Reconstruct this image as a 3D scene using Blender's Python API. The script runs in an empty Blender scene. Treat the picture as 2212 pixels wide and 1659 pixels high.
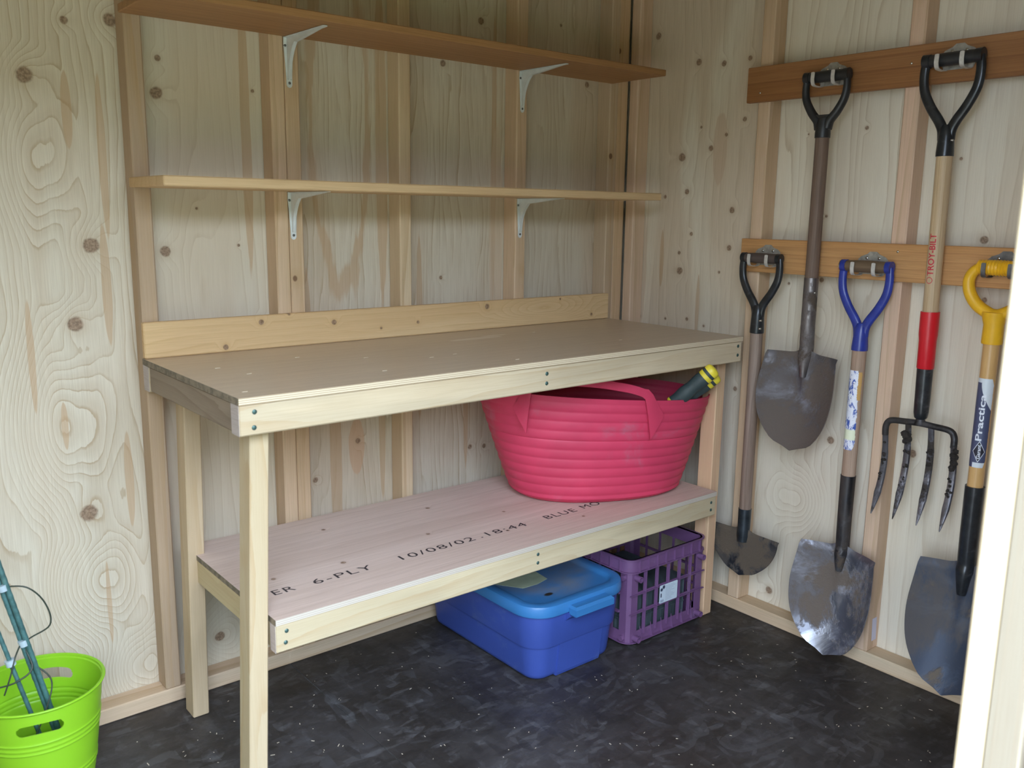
import bpy, bmesh, math, random
from mathutils import Vector, Matrix
random.seed(7)
PI = math.pi
S = bpy.context.scene
COL = S.collection

# ------------------------------------------------------------------ camera, world, light, exposure
cam_d = bpy.data.cameras.new('camera'); cam = bpy.data.objects.new('camera', cam_d); COL.objects.link(cam)
R_ = Vector((0.7742126118, -0.6327794421, 0.0136018162)); U_ = Vector((0.1089517956, 0.1544117455, 0.9819809159)); F_ = Vector((0.6234776162, 0.7587800673, -0.1884899772))
m = Matrix.Identity(4)
for i in range(3):
    m[i][0] = R_[i]; m[i][1] = U_[i]; m[i][2] = -F_[i]
m.translation = (-2.424035, -2.313527, 1.300786)
cam.matrix_world = m
cam_d.sensor_fit = 'HORIZONTAL'; cam_d.sensor_width = 36.0; cam_d.lens = 1917.2974 / 2212 * 36.0
cam_d.clip_start = 0.02
cam_d.dof.use_dof = True; cam_d.dof.focus_distance = 2.7; cam_d.dof.aperture_fstop = 5.0
S.camera = cam

W = bpy.data.worlds.new('world'); S.world = W; W.use_nodes = True
wn = W.node_tree; wn.nodes.clear()
wo = wn.nodes.new('ShaderNodeOutputWorld'); wb = wn.nodes.new('ShaderNodeBackground')
tc = wn.nodes.new('ShaderNodeTexCoord'); sx = wn.nodes.new('ShaderNodeSeparateXYZ'); cr = wn.nodes.new('ShaderNodeValToRGB')
wn.links.new(tc.outputs['Generated'], sx.inputs[0]); wn.links.new(sx.outputs['Z'], cr.inputs[0]); wn.links.new(cr.outputs[0], wb.inputs[0]); wn.links.new(wb.outputs[0], wo.inputs[0])
cr.color_ramp.elements[0].position = 0.0; cr.color_ramp.elements[0].color = (0.72, 0.86, 1.05, 1)      # overcast sky: soft, a little brighter overhead
cr.color_ramp.elements[1].position = 1.0; cr.color_ramp.elements[1].color = (0.90, 1.04, 1.28, 1)
wb.inputs[1].default_value = 3.0

pl = bpy.data.lights.new('doorway_portal', 'AREA'); po = bpy.data.objects.new('doorway_portal', pl); COL.objects.link(po)
pl.shape = 'RECTANGLE'; pl.size = 1.56; pl.size_y = 1.90; pl.cycles.is_portal = True
po.location = (-2.02, -1.97, 0.94); po.rotation_euler = (PI / 2, 0, 0)

S.view_settings.view_transform = 'Standard'; S.view_settings.look = 'None'; S.view_settings.gamma = 1.0
S.view_settings.use_curve_mapping = False
S.view_settings.exposure = 2.22
try:
    S.cycles.use_denoising = True; S.cycles.max_bounces = 8; S.cycles.diffuse_bounces = 5
except Exception:
    pass

# ------------------------------------------------------------------ node helpers
class NT:
    def __init__(s, name):
        s.m = bpy.data.materials.new(name); s.m.use_nodes = True; s.t = s.m.node_tree; s.t.nodes.clear()
        s.out = s.t.nodes.new('ShaderNodeOutputMaterial'); s.b = s.t.nodes.new('ShaderNodeBsdfPrincipled')
        s.t.links.new(s.b.outputs[0], s.out.inputs[0])
    def n(s, k, **kw):
        x = s.t.nodes.new('ShaderNode' + k)
        for a, v in kw.items(): setattr(x, a, v)
        return x
    def put(s, sock, v):
        if hasattr(v, 'is_output') or isinstance(v, bpy.types.NodeSocket): s.t.links.new(v, sock)
        else: sock.default_value = v
    def math(s, op, a, b=0.0, c=0.0, clamp=False):
        x = s.n('Math', operation=op, use_clamp=clamp); s.put(x.inputs[0], a); s.put(x.inputs[1], b); s.put(x.inputs[2], c); return x.outputs[0]
    def vm(s, op, a, b=(0, 0, 0)):
        x = s.n('VectorMath', operation=op); s.put(x.inputs[0], a); s.put(x.inputs[1], b)
        return x.outputs['Value'] if op in ('LENGTH', 'DISTANCE', 'DOT_PRODUCT') else x.outputs[0]
    def mr(s, v, a, b, c=0.0, d=1.0, smooth=True):
        x = s.n('MapRange'); x.interpolation_type = 'SMOOTHSTEP' if smooth else 'LINEAR'
        s.put(x.inputs[0], v); s.put(x.inputs[1], a); s.put(x.inputs[2], b); s.put(x.inputs[3], c); s.put(x.inputs[4], d); return x.outputs[0]
    def noise(s, vec, scale, detail=2.0, rough=0.5, dist=0.0, col=False):
        x = s.n('TexNoise'); s.put(x.inputs['Vector'], vec); x.inputs['Scale'].default_value = scale; x.inputs['Detail'].default_value = detail
        x.inputs['Roughness'].default_value = rough; x.inputs['Distortion'].default_value = dist
        return x.outputs['Color'] if col else x.outputs['Fac']
    def mix(s, f, a, b, mode='MIX'):
        x = s.n('Mix', data_type='RGBA', blend_type=mode); s.put(x.inputs[0], f); s.put(x.inputs[6], a); s.put(x.inputs[7], b); return x.outputs[2]
    def obj(s): return s.n('TexCoord').outputs['Object']
    def sep(s, v):
        x = s.n('SeparateXYZ'); s.put(x.inputs[0], v); return x.outputs
    def comb(s, a, b, c):
        x = s.n('CombineXYZ'); s.put(x.inputs[0], a); s.put(x.inputs[1], b); s.put(x.inputs[2], c); return x.outputs[0]
    def bump(s, h, strength, dist=0.01):
        x = s.n('Bump'); x.inputs['Strength'].default_value = strength; x.inputs['Distance'].default_value = dist; s.put(x.inputs['Height'], h)
        s.t.links.new(x.outputs[0], s.b.inputs['Normal'])
    def set(s, **k):
        for a, v in k.items(): s.put(s.b.inputs[a.replace('_', ' ')], v)
        return s.m

def C4(c): return (c[0], c[1], c[2], 1.0)
def srgb(r, g, b):
    f = lambda v: v / 12.92 if v <= 0.04045 else ((v + 0.055) / 1.055) ** 2.4
    return (f(r / 255), f(g / 255), f(b / 255))

def plain(name, col, rough=0.5, metal=0.0, var=0.0, vs=8.0, bump=0.0, bs=300.0, spec=0.5, dirt=None, dirt_amt=0.4, dirt_s=6.0):
    t = NT(name); o = t.obj(); c = C4(col)
    if var: c = t.mix(t.mr(t.noise(o, vs, 4, 0.6), 0.3, 0.7), C4([v * (1 - var) for v in col]), C4([min(1, v * (1 + var)) for v in col]))
    if dirt: c = t.mix(t.mr(t.noise(o, dirt_s, 6, 0.65, 0.4), 0.62 - dirt_amt * 0.3, 0.75, 0, 0.85), c, C4(dirt))
    if bump: t.bump(t.noise(o, bs, 3), bump, 0.002)
    t.set(Base_Color=c, Roughness=rough, Metallic=metal); t.b.inputs['Specular IOR Level'].default_value = spec
    return t.m

def wood(name, base, line, axis='Z', plane='XZ', knots=(), bumps=(), freq=9.0, warp=0.35, stretch=0.16, line_amt=0.55, tint=None, tint_amt=0.5,
         fine=0.25, small=0.0, rough=0.62, seed=0.0, width=0.22, spec=0.3, streak=(), glossy=None, tint_s=3.0, fields=8.0, broken=0.45):
    """wood: contour lines of a height field that rises round each knot, fine grain along the axis, tinted patches, knots at given places"""
    t = NT(name); o = t.sep(t.obj()); ax = 'XYZ'
    sc = [1.0, 1.0, 1.0]; sc[ax.index(axis)] = stretch
    v = t.comb(*[t.math('MULTIPLY_ADD', o[i], sc[i], seed * (i + 1)) for i in range(3)])
    u2 = o[ax.index(plane[0])]; w2 = o[ax.index(plane[1])]; P2 = t.comb(u2, w2, 0.0)
    # edges of the sheet wobble a little
    h = t.math('MULTIPLY', t.noise(v, fields, 1.5, 0.45), warp)
    h = t.math('MULTIPLY_ADD', t.noise(v, fields * 6, 3, 0.6), 0.05 * warp, h)
    cross = [a for a in plane if a != axis][0]
    h = t.math('MULTIPLY_ADD', o[ax.index(cross)], 0.9, h)
    km = None; kd = None; kn = t.math('SUBTRACT', t.noise(t.obj(), 45.0, 2), 0.5) if knots else None
    for (a, b, r) in knots:
        d = t.vm('DISTANCE', P2, (a, b, 0.0))
        mk = t.mr(t.math('ADD', d, t.math('MULTIPLY', kn, r * .5)), r * 1.15, r * 0.75)
        hl = t.math('MULTIPLY', t.mr(d, r * 2.3, r * .8), 0.26)
        km = mk if km is None else t.math('MAXIMUM', km, mk)
        kd = hl if kd is None else t.math('MAXIMUM', kd, hl)
        bb = t.mr(d, 0.0, r * 4.5, r * 3.2, 0.0)
        h = t.math('ADD', h, bb)
    for (a, b, ru, rv, amp) in bumps:
        q = t.vm('MULTIPLY', t.vm('SUBTRACT', P2, (a, b, 0.0)), (1 / ru, 1 / rv, 0.0))
        h = t.math('MULTIPLY_ADD', t.mr(t.vm('LENGTH', q), 0.0, 1.0, 1.0, 0.0), amp, h)
    f = t.math('FRACT', t.math('MULTIPLY', h, freq))
    ln = t.math('MULTIPLY', t.mr(f, 0.0, 1 - width, 0.0, 0.35), 1.0)
    ln = t.math('ADD', ln, t.mr(f, 1 - width, 0.97, 0.0, 0.65)); ln = t.math('MULTIPLY', ln, t.mr(f, 0.97, 1.0, 1.0, 0.0))
    ln = t.math('MULTIPLY', ln, t.mr(t.noise(v, 14.0, 4, 0.65), 0.35, 0.62, broken, 1.0))
    c = C4(base)
    if tint: c = t.mix(t.math('MULTIPLY', t.mr(t.noise(v, tint_s, 2, 0.5, 0.6), 0.46, 0.6), tint_amt), c, C4(tint))
    c = t.mix(t.math('MULTIPLY', ln, line_amt), c, C4(line))
    # fine fibres
    sf = [1.0, 1.0, 1.0]; sf[ax.index(axis)] = 0.02
    fv = t.comb(*[t.math('MULTIPLY_ADD', o[i], sf[i], seed) for i in range(3)])
    fn = t.noise(fv, 420.0, 3, 0.6)
    c = t.mix(t.math('MULTIPLY', t.mr(fn, 0.35, 0.75), fine), c, C4([x * 0.72 for x in line]))
    for (a, b, ru, rv, col, inner) in streak:
        q = t.vm('MULTIPLY', t.vm('SUBTRACT', P2, (a, b, 0.0)), (1 / ru, 1 / rv, 0.0))
        L = t.math('ADD', t.vm('LENGTH', q), t.math('MULTIPLY', t.math('SUBTRACT', t.noise(v, 30.0, 3, 0.6), 0.5), 0.5))
        msk = t.mr(L, 1.0, 0.90)
        if inner: msk = t.math('MULTIPLY', msk, t.mr(L, inner - 0.05, inner + 0.02))
        c = t.mix(t.math('MULTIPLY', msk, 0.62), c, C4(col))
    if small:
        vo = t.n('TexVoronoi'); vs = [1.0, 1.0, 1.0]; vs[ax.index(axis)] = 0.8
        t.put(vo.inputs['Vector'], t.comb(*[t.math('MULTIPLY_ADD', o[i], vs[i], seed * 1.7) for i in range(3)])); vo.inputs['Scale'].default_value = 9.0
        pick = t.math('GREATER_THAN', t.sep(vo.outputs['Color'])[0], 1 - small)
        rr = t.math('MULTIPLY', t.mr(vo.outputs['Distance'], 0.085, 0.06), pick)
        c = t.mix(t.math('MULTIPLY', t.math('MULTIPLY', t.mr(vo.outputs['Distance'], 0.3, 0.05), pick), 0.35), c, C4(line))
        c = t.mix(t.math('MULTIPLY', rr, 0.85), c, C4((0.17, 0.085, 0.045)))
    if km is not None:
        ring = t.mr(t.noise(t.obj(), 160.0, 3, 0.6), 0.35, 0.65)
        kc = t.mix(ring, C4((0.15, 0.085, 0.05)), C4((0.34, 0.225, 0.15)))
        c = t.mix(kd, c, C4(line))
        c = t.mix(t.math('MULTIPLY', km, 0.85), c, kc)
    t.set(Base_Color=c, Roughness=rough)
    t.b.inputs['Specular IOR Level'].default_value = spec
    if glossy: t.b.inputs['Coat Weight'].default_value = glossy; t.b.inputs['Coat Roughness'].default_value = 0.28
    t.bump(t.math('ADD', fn, t.math('MULTIPLY', ln, 0.6)), 0.12, 0.0015)
    return t.m

# ------------------------------------------------------------------ object helpers
def link(o, parent=None):
    COL.objects.link(o)
    if parent is not None:
        o.parent = parent
    return o
def tag(o, label=None, cat=None, group=None, kind=None):
    if label: o['label'] = label
    if cat: o['category'] = cat
    if group: o['group'] = group
    if kind: o['kind'] = kind
    return o
def empty(name, loc=(0, 0, 0), rot=(0, 0, 0)):
    e = bpy.data.objects.new(name, None); e.location = loc; e.rotation_euler = rot; e.empty_display_size = 0.05
    return link(e)
def mk(name, bm, mat, parent=None, smooth=False, angle=None, world=True):
    """bmesh given in world coordinates; kept so that the object's own coordinates equal world coordinates"""
    bmesh.ops.recalc_face_normals(bm, faces=bm.faces)
    me = bpy.data.meshes.new(name); bm.to_mesh(me); bm.free()
    for mt in (mat if isinstance(mat, (list, tuple)) else [mat]): me.materials.append(getattr(mt, 'm', mt))
    if smooth:
        me.polygons.foreach_set('use_smooth', [True] * len(me.polygons))
        if angle is not None: me.set_sharp_from_angle(angle=math.radians(angle))
    o = bpy.data.objects.new(name, me); link(o, parent)
    if parent is not None and world:
        p = parent; T = Vector((0, 0, 0))
        while p is not None:
            T += p.location; p = p.parent
        o.location = -T
    return o
def BM(): return bmesh.new()
def box(bm, x0, x1, y0, y1, z0, z1, bev=0.0, mi=0, top_shift=(0, 0)):
    vs = [bm.verts.new((x + (top_shift[0] if z == z1 else 0), y + (top_shift[1] if z == z1 else 0), z)) for z in (z0, z1) for y in (y0, y1) for x in (x0, x1)]
    fs = [(0, 2, 3, 1), (4, 5, 7, 6), (0, 1, 5, 4), (2, 6, 7, 3), (0, 4, 6, 2), (1, 3, 7, 5)]
    F = [bm.faces.new([vs[i] for i in f]) for f in fs]
    for f in F: f.material_index = mi
    if bev:
        ed = list({e for f in F for e in f.edges})
        bmesh.ops.bevel(bm, geom=ed, offset=bev, segments=1, affect='EDGES', profile=0.5)
    return F
def frame_of(d, up=Vector((0, 0, 1))):
    d = d.normalized()
    if abs(d.dot(up)) > 0.98: up = Vector((1, 0, 0))
    a = d.cross(up).normalized(); b = a.cross(d).normalized(); return a, b
def tube(bm, pts, rad, seg=12, caps=True, flat=None, up=None, mi=0):
    """tube through pts; rad number or list; flat = (ra, rb) factors"""
    pts = [Vector(p) for p in pts]; n = len(pts)
    if not isinstance(rad, (list, tuple)): rad = [rad] * n
    rings = []; a = None
    for i, p in enumerate(pts):
        d = (pts[min(i + 1, n - 1)] - pts[max(i - 1, 0)])
        if a is None:
            a, b = frame_of(d, up or Vector((0, 0, 1)))
        else:
            d.normalize(); a = (a - d * a.dot(d)).normalized(); b = a.cross(d).normalized()
        fa, fb = flat or (1, 1)
        rings.append([bm.verts.new(p + a * (rad[i] * fa * math.cos(t)) + b * (rad[i] * fb * math.sin(t))) for t in [2 * PI * k / seg for k in range(seg)]])
    for i in range(n - 1):
        for k in range(seg):
            f = bm.faces.new((rings[i][k], rings[i][(k + 1) % seg], rings[i + 1][(k + 1) % seg], rings[i + 1][k])); f.material_index = mi
    if caps:
        bm.faces.new(rings[0]).material_index = mi; bm.faces.new(rings[-1]).material_index = mi
    return rings
def smooth_path(pts, n=8):
    pts = [Vector(p) for p in pts]; out = []
    for i in range(len(pts) - 1):
        p0 = pts[max(i - 1, 0)]; p1 = pts[i]; p2 = pts[i + 1]; p3 = pts[min(i + 2, len(pts) - 1)]
        for k in range(n):
            t = k / n
            out.append(0.5 * ((2 * p1) + (p2 - p0) * t + (2 * p0 - 5 * p1 + 4 * p2 - p3) * t * t + (3 * p1 - p0 - 3 * p2 + p3) * t ** 3))
    out.append(pts[-1]); return out
def lerp_list(v, n):
    out = []
    for i in range(len(v) - 1):
        for k in range(n): out.append(v[i] + (v[i + 1] - v[i]) * k / n)
    out.append(v[-1]); return out
def grid_solid(bm, rows, thick, closed=False, mi=0):
    """rows: list of rows of (Vector point); builds a thin shell of given thickness along -normal"""
    R = len(rows); Cn = len(rows[0])
    P = [[Vector(p) for p in r] for r in rows]
    Nn = [[None] * Cn for _ in range(R)]
    for i in range(R):
        for j in range(Cn):
            a = P[min(i + 1, R - 1)][j] - P[max(i - 1, 0)][j]
            if closed: b = P[i][(j + 1) % Cn] - P[i][(j - 1) % Cn]
            else: b = P[i][min(j + 1, Cn - 1)] - P[i][max(j - 1, 0)]
            c = a.cross(b); Nn[i][j] = c.normalized() if c.length > 1e-12 else Vector((0, 0, 0))
    A = [[bm.verts.new(P[i][j]) for j in range(Cn)] for i in range(R)]
    B = [[bm.verts.new(P[i][j] + Nn[i][j] * thick) for j in range(Cn)] for i in range(R)]
    jm = Cn if closed else Cn - 1
    def q(*v):
        v = list(dict.fromkeys(v))
        if len(v) > 2:
            try: bm.faces.new(v).material_index = mi
            except ValueError: pass
    for i in range(R - 1):
        for j in range(jm):
            k = (j + 1) % Cn
            q(A[i][j], A[i][k], A[i + 1][k], A[i + 1][j]); q(B[i][j], B[i + 1][j], B[i + 1][k], B[i][k])
    for j in range(jm):
        k = (j + 1) % Cn
        q(A[0][j], B[0][j], B[0][k], A[0][k]); q(A[-1][j], A[-1][k], B[-1][k], B[-1][j])
    if not closed:
        for i in range(R - 1):
            q(A[i][0], A[i + 1][0], B[i + 1][0], B[i][0]); q(A[i][-1], B[i][-1], B[i + 1][-1], A[i + 1][-1])
    bmesh.ops.remove_doubles(bm, verts=bm.verts, dist=1e-5)
    return A, B
def prism(bm, poly, f0, f1, mi=0):
    """poly of 2D points, f0/f1 map a 2D point to 3D for the two faces"""
    a = [bm.verts.new(f0(p)) for p in poly]; b = [bm.verts.new(f1(p)) for p in poly]
    bm.faces.new(a).material_index = mi; bm.faces.new(list(reversed(b))).material_index = mi
    n = len(poly)
    for i in range(n): bm.faces.new((a[i], b[i], b[(i + 1) % n], a[(i + 1) % n])).material_index = mi
def text_mesh(s, size=1.0, spacing=1.0, extrude=0.0, bold=0.0):
    """flat text as (verts, faces), origin at left baseline"""
    c = bpy.data.curves.new('txt', 'FONT'); c.body = s; c.size = size; c.space_character = spacing; c.offset = bold; c.resolution_u = 3
    o = bpy.data.objects.new('txt', c); COL.objects.link(o)
    dg = bpy.context.evaluated_depsgraph_get(); me = bpy.data.meshes.new_from_object(o.evaluated_get(dg))
    V = [tuple(v.co) for v in me.vertices]; Fc = [tuple(p.vertices) for p in me.polygons]
    bpy.data.objects.remove(o); bpy.data.curves.remove(c); bpy.data.meshes.remove(me)
    return V, Fc
def add_text(bm, s, size, fn, spacing=1.0, bold=0.0, mi=0, sx=1.0, sub=0):
    V, Fc = text_mesh(s, size, spacing, bold=bold)
    vs = [bm.verts.new(fn(x * sx, y)) for (x, y, z) in V]
    for f in Fc:
        try: bm.faces.new([vs[i] for i in f]).material_index = mi
        except ValueError: pass
    return max(v[0] for v in V) * sx
def screw(name, p, d, mat, parent, r=0.004):
    """pan-head screw: domed head facing direction d"""
    bm = BM(); d = Vector(d).normalized(); p = Vector(p)
    tube(bm, [p - d * 0.004, p + d * 0.0006, p + d * 0.0018, p + d * 0.0022], [r * 0.9, r, r * 0.72, r * 0.2], seg=12)
    return mk(name, bm, mat, parent, smooth=True, angle=50)

# ------------------------------------------------------------------ colours and shared materials
PINE = (0.66, 0.52, 0.35); PINE_L = (0.46, 0.30, 0.15)
PLY = (0.68, 0.615, 0.50); PLY_L = (0.44, 0.33, 0.21)
CREAM = (0.72, 0.60, 0.40)
steel = plain('galvanised', (0.40, 0.385, 0.35), 0.5, 0.55, 0.2, 60); prongm = plain('galvanised_prong', (0.62, 0.60, 0.56), 0.5, 0.35, 0.12, 90)  # prongs: paler copy of the steel, sky brightness put into its colour
zinc = plain('zinc_screw', (0.62, 0.62, 0.6), 0.25, 1.0)
green_screw = plain('green_screw', (0.07, 0.13, 0.12), 0.4, 0.5)
whitem = plain('white_enamel', (0.70, 0.74, 0.74), 0.35, 0.0, 0.05, 40)

# ------------------------------------------------------------------ the setting
SD = 0.063; LW = 0.041          # stud depth, stud width
TOP = 2.12
floor = NT('floor_paint')
o = floor.obj()
vo = floor.n('TexVoronoi'); mp = floor.n('Mapping'); floor.put(mp.inputs[0], floor.vm('ADD', o, floor.vm('SCALE', floor.noise(o, 3.0, 2, col=True), (0, 0, 0))))
mp.inputs['Scale'].default_value = (14, 38, 1); mp.inputs['Rotation'].default_value = (0, 0, 0.5); floor.t.links.new(mp.outputs[0], vo.inputs['Vector']); vo.inputs['Scale'].default_value = 1.0
vo2 = floor.n('TexVoronoi'); mp2 = floor.n('Mapping'); floor.put(mp2.inputs[0], o); mp2.inputs['Scale'].default_value = (30, 11, 1); mp2.inputs['Rotation'].default_value = (0, 0, 0.3)
floor.t.links.new(mp2.outputs[0], vo2.inputs['Vector']); vo2.inputs['Scale'].default_value = 1.0
fl = floor.sep(vo.outputs['Color'])[0]; fl2 = floor.sep(vo2.outputs['Color'])[0]
c = floor.mix(floor.mr(floor.noise(o, 2.2, 5, 0.6), 0.35, 0.7), C4((0.026, 0.022, 0.020)), C4((0.052, 0.047, 0.047)))
c = floor.mix(floor.math('MULTIPLY', floor.mr(fl, 0.86, 0.97), 0.30), c, C4((0.10, 0.10, 0.105)))
c = floor.mix(floor.math('MULTIPLY', floor.math('MULTIPLY', floor.mr(fl2, 0.90, 0.98), floor.mr(floor.noise(o, 7.0, 3), 0.45, 0.65)), 0.30), c, C4((0.12, 0.125, 0.14)))
c = floor.mix(floor.math('MULTIPLY', floor.mr(floor.noise(o, 5.0, 8, 0.8), 0.48, 0.72), 0.5), c, C4((0.082, 0.082, 0.092)))
for ang, sc_, amt in ((0.2, (22, 70, 1), .3), (1.3, (60, 20, 1), .3), (-0.7, (18, 55, 1), .28)):
    v3 = floor.n('TexVoronoi'); m3_ = floor.n('Mapping'); floor.put(m3_.inputs[0], o); m3_.inputs['Scale'].default_value = sc_; m3_.inputs['Rotation'].default_value = (0, 0, ang)
    floor.t.links.new(m3_.outputs[0], v3.inputs['Vector']); v3.inputs['Scale'].default_value = 1.0; q3 = floor.sep(v3.outputs['Color'])
    c = floor.mix(floor.math('MULTIPLY', floor.math('MULTIPLY', floor.mr(q3[1], 0.80, 0.99), floor.mr(floor.noise(o, 11.0, 4, .7), 0.42, 0.62)), amt), c, C4((0.15, 0.15, 0.16)))
    c = floor.mix(floor.math('MULTIPLY', floor.mr(q3[2], 0.85, 0.99), .35), c, C4((0.018, 0.015, 0.013)))
nz = floor.noise(floor.comb(floor.math('MULTIPLY', floor.sep(o)[0], 1.0), floor.math('MULTIPLY', floor.sep(o)[1], 4.0), 0.0), 60.0, 4, 0.7)
c = floor.mix(floor.math('MULTIPLY', floor.mr(nz, 0.62, 0.75), 0.4), c, C4((0.16, 0.16, 0.17)))
floor.set(Base_Color=c, Roughness=floor.mr(floor.noise(o, 9.0, 4), 0.3, 0.7, 0.42, 0.62)); floor.b.inputs['Specular IOR Level'].default_value = 0.45
floor.bump(floor.math('ADD', floor.math('MULTIPLY', fl, 0.5), floor.noise(o, 70.0, 4)), 0.35, 0.002)

fr = tag(empty('floor'), kind='structure')
for x0, x1 in ((-2.82, -2.62), (-2.618, -1.3985), (-1.3965, 0.0)):            # two painted sheets, a hairline joint between them
    bm = BM(); box(bm, x0, x1, -1.93, 0.012, -0.018, 0.0, 0.0008); mk('floor_board', bm, floor.m, fr)
grass = plain('lawn', (0.09, 0.13, 0.04), 0.9, 0, 0.4, 3.0)
bm = BM(); box(bm, -6.5, 3.0, -4.6, -1.97, -0.32, -0.30); tag(mk('added_bounce_path', bm, plain('bounce_gravel', (0.27, 0.235, 0.18), 0.95, 0, 0.25, 25.0, bump=.5, bs=60)), kind='structure')  # pale path added out of view to bounce daylight into the shed
hb = BM(); rh = random.Random(5)
rows = [[Vector((-13 + 26 * j / 60, -8.2 - .5 * math.sin(i / 8 * PI) * -1 + rh.uniform(-.12, .12), -.33 + 2.9 * i / 8 + (rh.uniform(-.25, .25) if i == 8 else 0))) for j in range(61)] for i in range(9)]
grid_solid(hb, rows, .6); tag(mk('sky_blocker', hb, plain('sky_blocker_leaves', (.045, .06, .02), .9, 0, .5, 9.0)), kind='structure')  # added out of view: blocks low sky so the upper walls stay darker
bm = BM(); box(bm, -16, 14, -18, -1.97, -0.36, -0.32); tag(mk('lawn', bm, grass), kind='structure')

def lumber(name, b, seed=0.0, axis='Z', plane='XZ', base=PINE, line=PINE_L, tint=(0.62, 0.42, 0.27), small=0.35, amt=0.5, **kw):
    kw.setdefault('freq', 30.0); kw.setdefault('warp', 0.10)
    return wood(name, base, line, axis, plane, seed=seed, tint=tint, tint_amt=0.6, small=small, line_amt=amt, stretch=0.10, width=0.35, **kw)

PINKISH = (0.66, 0.47, 0.35)
wood_A = lumber('stud_wood_a', 0, 1.3)
wood_B = lumber('stud_wood_b', 0, 4.1, base=(0.68, 0.50, 0.34), tint=PINKISH)
wood_C = lumber('stud_wood_c', 0, 7.7, base=(0.58, 0.45, 0.32), tint=(0.40, 0.28, 0.19), small=0.5)
wood_D = lumber('stud_wood_d', 0, 9.2, base=(0.70, 0.56, 0.38), small=0.15)
plate_X = lumber('plate_wood', 0, 2.4, axis='X', plane='XZ', base=(0.70, 0.59, 0.45), small=0.3)
plate_Y = lumber('plate_wood_side', 0, 3.4, axis='Y', plane='YZ', base=(0.68, 0.58, 0.42), small=0.15)

def panel_mat(name, **k):
    k.setdefault('tint', (0.60, 0.46, 0.33)); k.setdefault('tint_amt', 0.45)
    return wood(name, k.pop('base', PLY), k.pop('line', PLY_L), **k)
TAN = (0.50, 0.33, 0.19)
mL = panel_mat('ply_left', knots=[(-1.954, 1.592, .0186), (-1.863, 1.721, .009), (-1.763, 1.735, .015), (-1.84, 1.212, .0187), (-1.889, 1.025, .0187), (-1.892, .548, .0208)],
     bumps=[(-1.94, .78, .17, .34, .22), (-1.90, .36, .16, .22, .20), (-1.95, 1.42, .14, .25, .12), (-1.80, .10, .14, .16, .14), (-2.1, .6, .14, .5, .10)], freq=50, warp=.16, line_amt=.85, small=0.0, broken=.5,
     streak=[(-1.812, 1.12, .012, .16, TAN, 0), (-1.79, .62, .011, .13, TAN, 0), (-1.872, 1.52, .012, .09, TAN, 0), (-1.93, .78, .008, .06, TAN, 0), (-1.80, 1.42, .010, .2, TAN, 0), (-1.99, .95, .008, .14, TAN, 0), (-1.86, .30, .006, .12, TAN, 0)], tint_amt=.3)
m1 = panel_mat('ply_bay_one', knots=[(-1.657, 1.662, .008), (-1.665, 1.58, .0153), (-1.666, 1.195, .014), (-1.58, 1.303, .004), (-1.473, 1.208, .004), (-1.417, 1.607, .005), (-1.578, .117, .0143), (-1.423, 1.01, .0066)],
     freq=34, warp=.12, line_amt=.4, seed=2.0, fine=.12, tint_amt=.3, broken=.2, streak=[(-1.44, 1.5, .014, .4, TAN, 0)], bumps=[(-1.58, 1.1, .12, .4, .07), (-1.58, .12, .14, .14, .16)])
m2 = panel_mat('ply_bay_two', knots=[(-1.125, .618, .0086), (-1.269, .52, .0085)], freq=46, warp=.13, line_amt=.85, seed=5.0, fine=.25, width=.25, tint_amt=.45, broken=0.0, fields=12.0,
     streak=[(-1.165, 1.55, .105, .52, TAN, .80), (-1.20, .55, .02, .34, TAN, 0), (-1.28, .95, .012, .2, TAN, 0), (-1.03, 1.5, .02, .5, TAN, 0), (-1.13, .6, .03, .09, (.58, .36, .22), 0), (-1.04, .7, .012, .3, TAN, 0)])
m3 = panel_mat('ply_bay_three', knots=[(-.81, 1.743, .010), (-.667, 1.884, .011), (-.702, .532, .008), (-.643, .526, .008), (-.819, 1.1, .006)], freq=46, warp=.12, line_amt=.85, seed=8.0, fine=.3, width=.25, tint_amt=.4, broken=0.0, fields=12.0,
     streak=[(-.612, 1.45, .010, .5, TAN, 0), (-.60, 1.2, .03, .4, (.62, .49, .36), 0), (-.90, .95, .012, .3, TAN, 0), (-.72, .7, .01, .25, TAN, 0)])
m4 = panel_mat('ply_bay_four', knots=[(-.334, 1.916, .005), (-.207, 1.74, .010), (-.228, .623, .0085)], freq=50, warp=.10, line_amt=.7, seed=11.0, fine=.25, width=.25, broken=0.0, fields=12.0)
pr1 = panel_mat('ply_corner', axis='Z', plane='YZ', base=(.76, .70, .58), knots=[(-.074, 1.958, .014), (-.132, 1.907, .012), (-.314, 1.801, .0116), (-.417, 1.785, .0098), (-.518, 1.79, .008), (-.511, 1.606, .008), (-.261, 1.497, .0149), (-.383, 1.522, .0097),  # all three right-wall sheets: extra daylight put into a lighter base colour
     (-.338, 1.592, .005), (-.442, 1.562, .0064), (-.061, 1.644, .005), (-.29, 1.383, .0099), (-.194, 1.366, .0067), (-.482, 1.322, .011), (-.479, 1.2, .0095), (-.275, 1.113, .013), (-.269, 1.175, .0066), (-.318, 1.241, .0066),
     (-.444, 1.118, .0048), (-.093, .938, .0103), (-.22, .941, .005), (-.318, .949, .0066), (-.392, .932, .005), (-.538, .736, .008)], freq=26, warp=.12, line_amt=.45, seed=3.0, tint_amt=.5, fine=.25, broken=.1, streak=[(-.19, 1.15, .010, .10, TAN, 0), (-.36, .98, .008, .12, TAN, 0), (-.42, 1.52, .03, .12, (.56, .42, .30), 0), (-.10, 1.1, .02, .2, (.58, .45, .33), 0)])
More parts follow.
